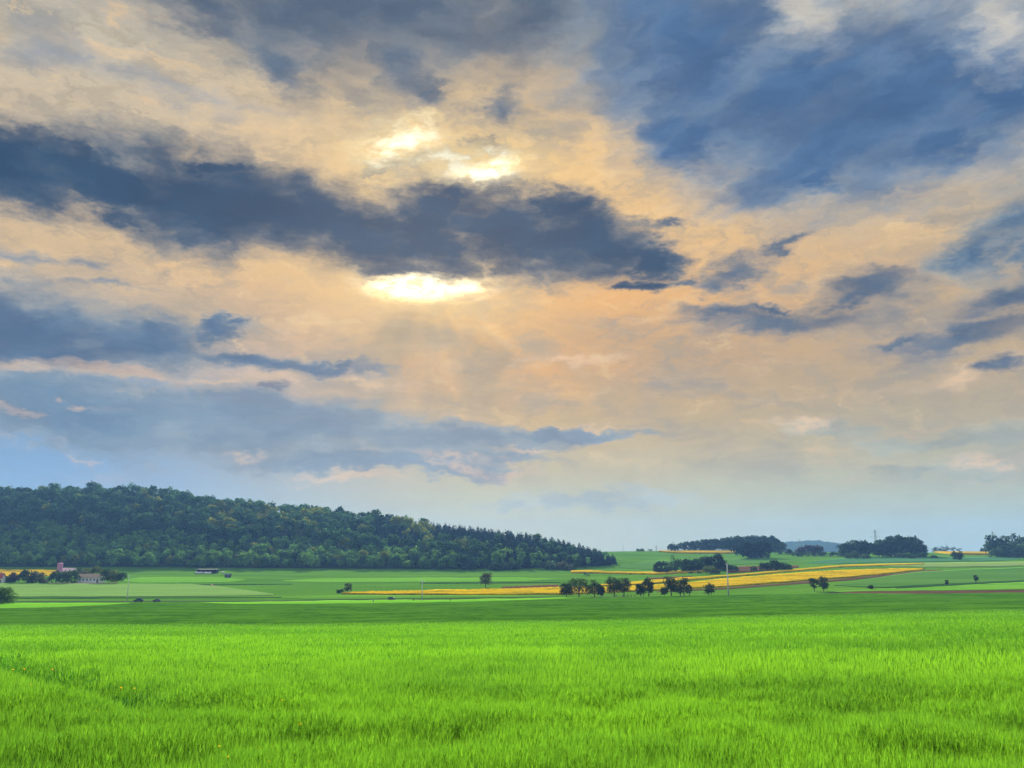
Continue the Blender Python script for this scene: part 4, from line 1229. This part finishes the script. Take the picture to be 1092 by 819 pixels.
def flower(px, row, size, mat, label):
    # stands where its head, a little above the crop, is seen
    a, b, c = ray(px, row)
    ys = np.linspace(4, 80, 6000)
    k = int(np.argmax(EYE + c / b * ys < terrain(a / b * ys, ys) + canopy_h(a / b * ys, ys) + 0.42))
    y = ys[k]; x = a / b * y
    g = float(terrain(x, y)); h = EYE + c / b * y - g
    root = empty('wild_flower', (x, y, g), random.uniform(0, 6.28))
    tag(root, label, 'flower', 'yellow wild flowers in the barley')
    m = MB(); m.tube((0, 0, -0.02), (0.01, 0, h * 0.6), 0.0035, 0.003, 5); m.tube((0.01, 0, h * 0.6), (0, 0, h - 0.005), 0.003, 0.0025, 5)
    m.build('stem', STEMM, root)
    m = MB(); s = size * y / F * 0.78
    for i in range(6):
        t = i * math.pi / 3
        ca, sa = math.cos(t), math.sin(t)
        P = [(0.15 * s, 0, 0), (0.6 * s, -0.34 * s, 0.18 * s), (1.05 * s, 0, 0.42 * s), (0.6 * s, 0.34 * s, 0.18 * s)]
        m.add([(p[0] * ca - p[1] * sa, p[0] * sa + p[1] * ca, p[2] + h) for p in P], [(0, 1, 2, 3)])
    for i in range(5):                                   # upright inner petals, so it shows from the side
        t = i * 1.257 + 0.4
        ca, sa = math.cos(t), math.sin(t)
        P = [(0.0, -0.22 * s, -0.05 * s), (0.0, 0.22 * s, -0.05 * s), (0.55 * s, 0.3 * s, 0.75 * s), (0.55 * s, -0.3 * s, 0.75 * s)]
        m.add([(p[0] * ca - p[1] * sa, p[0] * sa + p[1] * ca, p[2] + h) for p in P], [(0, 1, 2, 3)])
    m.build('bloom', mat, root)
    m = MB(); m.tube((0, 0, h - 0.012), (0, 0, h + 0.1 * s), 0.004, 0.3 * s, 7); m.build('calyx', STEMM, root)


for a in [(395, 815, 6, FLOWER_O, 'orange yellow flower at the very bottom edge, the biggest one'), (497, 795, 4, FLOWER_O, 'orange yellow flower near the bottom right of the biggest one'),
          (320, 774, 4.5, FLOWER_Y, 'yellow flower above and left of the biggest one, wide head'), (427, 790, 3.2, FLOWER_Y, 'thin yellow flower halfway between the wide head and the orange pair'),
          (441, 757.5, 3.2, FLOWER_O, 'small orange flower in the middle distance, left of two yellow specks'), (301, 748, 3, FLOWER_Y, 'small yellow flower far above the wide headed one'),
          (158, 769, 3, FLOWER_O, 'small orange flower beside the wheel track'), (102, 760, 4, FLOWER_Y, 'yellow flower left of the wheel track, largest on that side'),
          (129, 734, 1.9, FLOWER_O, 'orange flower far up beyond the wheel track'), (143, 734.5, 1.6, FLOWER_Y, 'tiny yellow flower next to the far orange one'),
          (33, 731, 2.0, FLOWER_O, 'orange flower near the left edge inside the wheel track'), (14, 714.5, 1.6, FLOWER_Y, 'farthest yellow flower at the left edge'),
          (26, 714, 1.6, FLOWER_O, 'farthest orange flower at the left edge'), (56, 714.5, 1.5, FLOWER_O, 'small orange flower far off above the wheel track'),
          (166, 807, 3, FLOWER_Y, 'faint yellow flower low in the left corner region'), (234, 797, 3, FLOWER_Y, 'yellow flower low down between the track and the biggest one'),
          (243, 808, 2.8, FLOWER_Y, 'small yellow flower close to the bottom edge on the left'), (276, 798, 2.8, FLOWER_Y, 'small yellow flower low down left of the thin one'),
          (287, 813, 2.8, FLOWER_Y, 'small yellow flower at the bottom edge left of the biggest'), (290, 798, 3.4, FLOWER_O, 'orange speck of a flower low down in the middle left'),
          (486, 745, 2.4, FLOWER_Y, 'tiny yellow speck of a flower, left of a pair'), (490, 747, 2.4, FLOWER_Y, 'tiny yellow speck of a flower, right of a pair')]:
    flower(*a)

# ------------------------------------------------------------------ buildings of the hamlet
PINK = plain('pink_render', (0.52, 0.22, 0.42), 0.8, scale=0.5)
PALE = plain('pale_roof', (0.62, 0.50, 0.50), 0.7, scale=0.5)
WHITEW = plain('white_wall', (0.75, 0.78, 0.82), 0.8, scale=0.4, var=0.08)
TILE = plain('red_tiles', (0.30, 0.07, 0.07), 0.8, scale=1.5)
TANROOF = plain('tan_roof', (0.36, 0.27, 0.20), 0.8, scale=0.8)
DARKB = plain('dark_boards', (0.045, 0.045, 0.07), 0.8, scale=0.6)
SLATE = plain('slate_blue', (0.10, 0.12, 0.20), 0.6, scale=0.6)
GLASS = plain('window_glass', (0.03, 0.04, 0.05), 0.45, spec=0.2)
DOORM = plain('door_wood', (0.10, 0.07, 0.05), 0.7)
STEEL = plain('galvanised_steel', (0.33, 0.36, 0.38), 0.6, 0.3, scale=2)
CONC = plain('pale_concrete', (0.50, 0.54, 0.56), 0.85, scale=1.0)
WOODG = plain('grey_post', (0.09, 0.08, 0.07), 0.9, scale=3)
RUBBER = plain('rubber', (0.02, 0.02, 0.02), 0.8)


def house(name, p, L, Dp, H, RH, wall, roof, label, cat, rz=0.0, windows=3, door=True, hip=0.0):
    root = tag(empty(name, tuple(p), rz), label, cat)
    wb = MB()
    wb.box(-L / 2, L / 2, -Dp / 2, Dp / 2, -0.6, H)
    b = len(wb.v)
    for s in (-1, 1):                                   # gables
        x = s * L / 2
        wb.add([(x, -Dp / 2, H), (x, Dp / 2, H), (x - s * 0.3, Dp / 2, H), (x - s * 0.3, -Dp / 2, H), (x, 0, H + RH * 0.97), (x - s * 0.3, 0, H + RH * 0.97)],
               [(0, 1, 4), (3, 5, 2), (0, 4, 5, 3), (1, 2, 5, 4)])
    wb.build('wall', wall, root)
    rb = MB(); t = 0.18; o_ = 0.45
    prof = [(-Dp / 2 - o_, H - o_ * RH / (Dp / 2)), (0, H + RH), (Dp / 2 + o_, H - o_ * RH / (Dp / 2)), (Dp / 2 + o_, H - o_ * RH / (Dp / 2) + t), (0, H + RH + t), (-Dp / 2 - o_, H - o_ * RH / (Dp / 2) + t)]
    n = len(prof)
    xs = (-L / 2 - 0.4, L / 2 + 0.4)
    rb.add([(xs[0], a, c) for a, c in prof] + [(xs[1], a, c) for a, c in prof],
           [(i, (i + 1) % n, n + (i + 1) % n, n + i) for i in range(n)] + [tuple(range(n - 1, -1, -1)), tuple(range(n, 2 * n))])
    r_ = rb.build('roof', roof, root)
    for i in range(windows):
        x = -L / 2 + L * (i + 0.8) / (windows + 0.6)
        w = MB()
        y0 = -Dp / 2
        for bx in ((x - .6, x - .5), (x + .5, x + .6)): w.box(bx[0], bx[1], y0 - .06, y0 + .02, H * 0.35, H * 0.35 + 1.3)
        for bz in (H * .35, H * .35 + 1.2): w.box(x - .497, x + .497, y0 - .055, y0 + .02, bz, bz + .1)
        wo = w.build('window', WHITEW, root)
        g = MB(); g.box(x - .495, x + .495, y0 - .02, y0 + .01, H * .35 + .1, H * .35 + 1.2); g.build('pane', GLASS, wo)
    if door:
        x = L * 0.36
        g = MB(); g.box(x - .55, x + .55, -Dp / 2 - .05, -Dp / 2 + .02, 0, min(2.1, H * .85)); dd = g.build('door', DOORM, root)
        g = MB(); g.box(x + .35, x + .43, -Dp / 2 - .1, -Dp / 2 - .05, 0.95, 1.1); g.build('handle', STEEL, dd)
    return root


# pink silo with its barn, behind the hedge
def pt(px, y): return at(px, y)


p = at(65.5, 745)
root = tag(empty('silo', tuple(p)), 'squat pink silo tower rising behind the hamlet trees', 'silo')
hs = p[2]
top = EYE + (HZ - 600.0) / F * 745 - p[2]
m = MB(); m.tube((0, 0, -0.5), (0, 0, top - 0.9), 2.1, 2.0, 18); m.build('shaft', PINK, root)
m = MB(); m.tube((0, 0, top - 0.9), (0, 0, top - 0.35), 2.3, 2.3, 18); m.tube((0, 0, top - 0.345), (0, 0, top + 0.25), 2.2, 0.5, 18); m.build('cap', PINK, root)
m = MB()
for i in range(12):
    m.box(-0.25, 0.25, -2.22, -2.16, 0.6 + i * 0.75, 0.66 + i * 0.75)
for s in (-.25, .25): m.box(s - .03, s + .03, -2.2, -2.14, 0.3, top - 1)
m.build('ladder', STEEL, root)
p = at(74, 752); hb = EYE + (HZ - 605.2) / F * 752 - p[2]
house('barn', p, 12.5, 8, hb - 2.4, 2.4, WHITEW, PALE, 'barn with pale pinkish roof right behind the pink silo', 'barn', 0.0, 3)
p = ground(97, 621.2); y_ = p[1]
house('farmhouse', p, metres(24, y_), 7.5, metres(5.4, y_), metres(3.2, y_), WHITEW, TANROOF, 'long white walled house half hidden in the hamlet hedge', 'house', 0.05, 6)
p = ground(-1.5, 621.6); y_ = p[1]
house('cottage', p, metres(9, y_), 6, metres(5.0, y_), metres(4.6, y_), WHITEW, TILE, 'white cottage with red roof at the left picture edge', 'house', 0.15, 2)
# the long dark shed below the wood
p = ground(221.5, 611.4); y_ = p[1]
root = tag(empty('field_shed', tuple(p)), 'long dark open fronted shed with flat bluish roof below the wood', 'shed')
L_, Hs = metres(20, y_), metres(4.4, y_)
m = MB(); m.box(-L_ / 2, L_ / 2, 2.8, 3.0, -.4, Hs - .35); m.box(-L_ / 2, -L_ / 2 + .2, -3, 2.797, -.4, Hs - .35); m.box(L_ / 2 - .2, L_ / 2, -3, 2.797, -.4, Hs - .35); m.box(L_ * .1, L_ * .1 + .2, -3, 2.797, -.4, Hs - .35)
m.build('wall', DARKB, root)
m = MB(); m.prism([(-L_ / 2 - .5, Hs - .347), (L_ / 2 + .5, Hs - .347), (L_ / 2 + .5, Hs - .1), (-L_ / 2 - .5, Hs - .1)], -3.6, 3.5)
m.build('roof', SLATE, root)
for i in range(6):
    m = MB(); x = -L_ / 2 + .3 + i * (L_ - .6) / 5
    m.box(x - .1, x + .1, -3.3, -3.1, -.4, Hs - .35); m.build('post', WOODG, root)


def car(name, p, rz, paint, label, length=4.1, group=None):
    """a small hatchback, length along its own x"""
    root = tag(empty(name, tuple(p), rz), label, 'car', group)
    s = length / 4.1
    prof = [(-2.02, .32), (-2.05, .62), (-1.98, .86), (-1.72, 1.02), (-1.45, 1.36), (-1.2, 1.45), (.15, 1.46), (.42, 1.40), (1.0, 1.0), (1.75, .88), (2.0, .72), (2.05, .45), (2.0, .3)]
    m = MB(); m.prism([(x * s, z * s) for x, z in prof], -.80 * s, .80 * s); m.build('body', paint, root)
    for sd in (-1, 1):
        y = .80 * s * sd
        m = MB(); q = [(-1.55, 1.02), (-1.32, 1.34), (-.35, 1.36), (-.35, 1.0)]
        q2 = [(-.25, 1.0), (-.25, 1.36), (.25, 1.34), (.8, 1.0)]
        for qq in (q, q2): m.prism([(x * s, z * s) for x, z in qq], y - .012, y + .012)
        m.build('side_window', GLASS, root)
    m = MB(); m.add([(x * s, y * s, z * s) for x, y, z in [(.46, -.7, 1.395), (.46, .7, 1.395), (1.01, .74, 1.02), (1.01, -.74, 1.02)]], [(0, 1, 2, 3)]); m.build('windscreen', GLASS, root).location = (0.012, 0, 0.012)
    for x in (-1.28, 1.3):
        for sd in (-1, 1):
            m = MB(); y = .72 * sd * s
            m.tube((x * s, y - .11 * s, .31 * s), (x * s, y + .11 * s, .31 * s), .31 * s, .31 * s, 16); w = m.build('wheel', RUBBER, root)
            m = MB(); m.tube((x * s, y + (.112 * sd - .01) * s, .31 * s), (x * s, y + (.112 * sd + .014) * s, .31 * s), .19 * s, .17 * s, 12); m.build('rim', STEEL, w)
    for sd in (-.58, .58):
        m = MB(); m.box(1.98 * s, 2.07 * s, (sd - .14) * s, (sd + .14) * s, .58 * s, .72 * s); m.build('headlight', CONC, root)
        m = MB(); m.box(-2.07 * s, -2.0 * s, (sd - .14) * s, (sd + .14) * s, .66 * s, .84 * s); m.build('tail_light', TILE, root)
    return root


def paint(name, c): return plain(name, c, 1.0, 0.0, 0.05, 1.0, 0.0)


LANE = 641.2
car('parked_car', ground(147.5, 642.0) + (0, 0, .1), math.pi, paint('teal_paint', (0.06, 0.12, 0.13)), 'teal grey car on the lane, left of the two', 3.7, 'cars on the lane')
car('parked_car', ground(167, 641.9) + (0, 0, .1), math.pi - 0.1, paint('lilac_paint', (0.12, 0.13, 0.19)), 'lilac grey car on the lane, right of the two', 3.0, 'cars on the lane')
car('parked_car', ground(418, 640.2) + (0, 0, .1), 0.0, paint('silver_blue_paint', (0.09, 0.12, 0.17)), 'silver blue car on the lane left of the wire pole', 3.6, 'cars on the lane')
# white round bales and a trailer by the dark shed, a small hut
BALE = plain('bale_wrap', (0.72, 0.74, 0.80), 0.5, scale=2, var=0.08)
for i, (px, row, lb) in enumerate([(209.5, 611.8, 'white wrapped bale at the far left by the dark shed'), (212.2, 611.9, 'white wrapped bale second from the shed corner'), (214.8, 611.8, 'white wrapped bale touching the left shed corner'),
                                   (218.5, 612.0, 'white wrapped bale in front of the left shed bay'), (221.2, 612.1, 'white wrapped bale in front of the shed centre'), (224.0, 612.0, 'white wrapped bale in front of the shed, right of centre'),
                                   (237.6, 611.6, 'single white wrapped bale right of the dark shed')]):
    p = ground(px, row); m = MB()
    m.tube((-.95, 0, .75), (-.85, 0, .75), .62, .75, 16, False); m.tube((-.85, 0, .75), (.85, 0, .75), .75, .75, 16, False); m.tube((.85, 0, .75), (.95, 0, .75), .75, .62, 16, False)
    m.add([(s * .95, .62 * math.cos(k * math.pi / 8), .75 + .62 * math.sin(k * math.pi / 8)) for s in (-1, 1) for k in range(16)], [tuple(range(16)), tuple(range(31, 15, -1))])
    o = m.build('hay_bale', BALE, None, True); o.location = tuple(p); o.rotation_euler = (0, 0, random.uniform(-.3, .3))
    tag(o, lb, 'bale', 'white bales by the dark shed')
p = ground(243, 616); y_ = p[1]
house('hut', p, metres(5.6, y_), 3.0, metres(2.6, y_), metres(1.2, y_), DARKB, SLATE, 'small grey hut in the meadow right of the dark shed', 'hut', 0.1, 1, False)


# ------------------------------------------------------------------ poles, pylons and fence posts
def wire_pole(px, row, hpx, label, arm=True, taper=1.0):
    p = ground(px, row); h = metres(hpx, p[1])
    root = tag(empty('utility_pole', tuple(p)), label, 'pole', 'pale wire poles of the valley')
    m = MB(); m.tube((0, 0, -.5), (0, 0, h), 0.30 * taper, 0.16 * taper, 12); m.build('shaft', CONC, root, True)
    if arm:
        m = MB(); m.box(-.9, .9, -.07, .07, h - .55, h - .41); m.build('crossarm', STEEL, root)
    for x in ((-.8, 0, .8) if arm else (0,)):
        m = MB(); z0 = h - .41 if x else h
        for k in range(3): m.tube((x, 0, z0 + k * .1), (x, 0, z0 + .08 + k * .1), .07, .05, 8)
        m.build('insulator', WHITEW, root)


wire_pole(776.8, 635.2, 33, 'tall pale tapering pole right of the roadside trees', True, 1.15)
wire_pole(450, 639.8, 20, 'pale wire pole in front of the yellow rape strip', True, 0.85)
wire_pole(135.5, 641, 27, 'faint thin pole at the right end of the hamlet hedge', False, 0.6)


def pylon(px, y, hpx, label, arms=2, w=1.0):
    p = at(px, y); h = metres(hpx, y)
    root = tag(empty('power_pylon', tuple(p)), label, 'pylon', 'pylons of the power line')
    b = h * 0.075
    lev = [0, .22, .42, .6, .75, .88, 1.0]
    hw = [b * (1 - 0.86 * t) for t in lev]
    c4 = [(-1, -1), (1, -1), (1, 1), (-1, 1)]
    m = MB(); r_ = 0.13 * w
    for sx, sy in c4:
        for i in range(6): m.tube((sx * hw[i], sy * hw[i], h * lev[i] - (.5 if i == 0 else 0)), (sx * hw[i + 1], sy * hw[i + 1], h * lev[i + 1]), r_, r_, 5)
    for i in range(6):
        for q in range(4):
            a, d = c4[q], c4[(q + 1) % 4]
            m.tube((a[0] * hw[i], a[1] * hw[i], h * lev[i]), (d[0] * hw[i + 1], d[1] * hw[i + 1], h * lev[i + 1]), r_ * .6, r_ * .6, 4)
    m.build('lattice_tower', STEEL, root)
    for k, z in enumerate([0.70, 0.86][:arms]):
        aw = h * (0.24 - 0.06 * k)
        m = MB()
        for s in (-1, 1):
            m.tube((0, -.4, h * z), (s * aw, 0, h * z), r_ * .9, r_ * .6, 5); m.tube((0, .4, h * z), (s * aw, 0, h * z), r_ * .9, r_ * .6, 5); m.tube((0, 0, h * (z + .055)), (s * aw, 0, h * z), r_ * .8, r_ * .6, 5)
        a_ = m.build('crossarm', STEEL, root)
        for s in (-1, 1):
            m = MB(); m.tube((s * aw * .95, 0, h * z), (s * aw * .95, 0, h * z - 1.6), .12, .12, 6); m.build('insulator', WHITEW, a_)


pylon(934.8, 1300, 25, 'tall pylon standing above the twin copses', 2, 1.3)
pylon(1060.5, 1300, 24, 'tall pylon above the far right copse', 2, 1.3)
pylon(853.6, 1420, 17, 'small faint pylon above the purple trees', 1, 1.1)
pylon(700, 1430, 10.5, 'tiny faint pylon left of the hilltop wood', 1, 1.0)
for px, y, hp, lb in ((664.8, 1165, 7.4, 'thin bare pole on the skyline right of the wooded hill'), (1009.8, 1240, 11, 'thin mast on the skyline behind the far right rape')):
    p = at(px, y); h = metres(hp, y)
    root = tag(empty('mast', tuple(p)), lb, 'mast')
    m = MB(); m.tube((0, 0, -.5), (0, 0, h), .22, .12, 8); m.build('shaft', STEEL, root)
    m = MB(); m.box(-.9, .9, -.1, .1, h * .8, h * .8 + .2); m.build('crossarm', STEEL, root)
proto = None
posts = [(657, 636.8), (664, 636.7), (669.5, 636.7), (673, 636.7), (677, 636.6), (686, 636.6), (480, 641.6), (398, 642.6), (441, 641.2)]
lbs = ['short dark post under the dense round roadside tree', 'short dark post between the dense and the looser roadside tree', 'short dark post under the looser roadside tree', 'short dark post right of the looser roadside tree',
       'thick dark post in the gap before the upright roadside tree', 'short dark post under the small leaning roadside tree', 'dark post beside the lane right of the wire pole', 'dark post beside the lane left of the silver blue car', 'dark post beside the lane just left of the wire pole']
me = None
for (px, row), lb in zip(posts, lbs):
    p = ground(px, row)
    if me is None:
        m = MB(); m.box(-.14, .14, -.14, .14, -.3, 1.0); m.add([(-.14, -.14, 1.0), (.14, -.14, 1.0), (.14, .14, 1.0), (-.14, .14, 1.0), (0, 0, 1.12)], [(0, 1, 4), (1, 2, 4), (2, 3, 4), (3, 0, 4)])
        o = m.build('fence_post', WOODG); me = o.data
    else:
        o = link('fence_post', me)
    o.location = tuple(p); tag(o, lb, 'post', 'dark posts along the lane')

# ------------------------------------------------------------------ the air
hz = MB(); hz.box(-2300, 2300, -300, 3650, -26, 130)
hm = bpy.data.materials.new('haze_air'); hm.use_nodes = True
nt = hm.node_tree; nt.nodes.clear()
pv = nt.nodes.new('ShaderNodeVolumePrincipled'); pv.inputs['Color'].default_value = (0.20, 0.46, 1.0, 1)
pv.inputs['Density'].default_value = HAZE = 0.00012
pv.inputs['Anisotropy'].default_value = 0.0
ou = nt.nodes.new('ShaderNodeOutputMaterial'); nt.links.new(pv.outputs[0], ou.inputs['Volume'])
o = hz.build('haze', hm); tag(o, 'thin bluish evening haze over the valley', 'haze', kind='stuff')
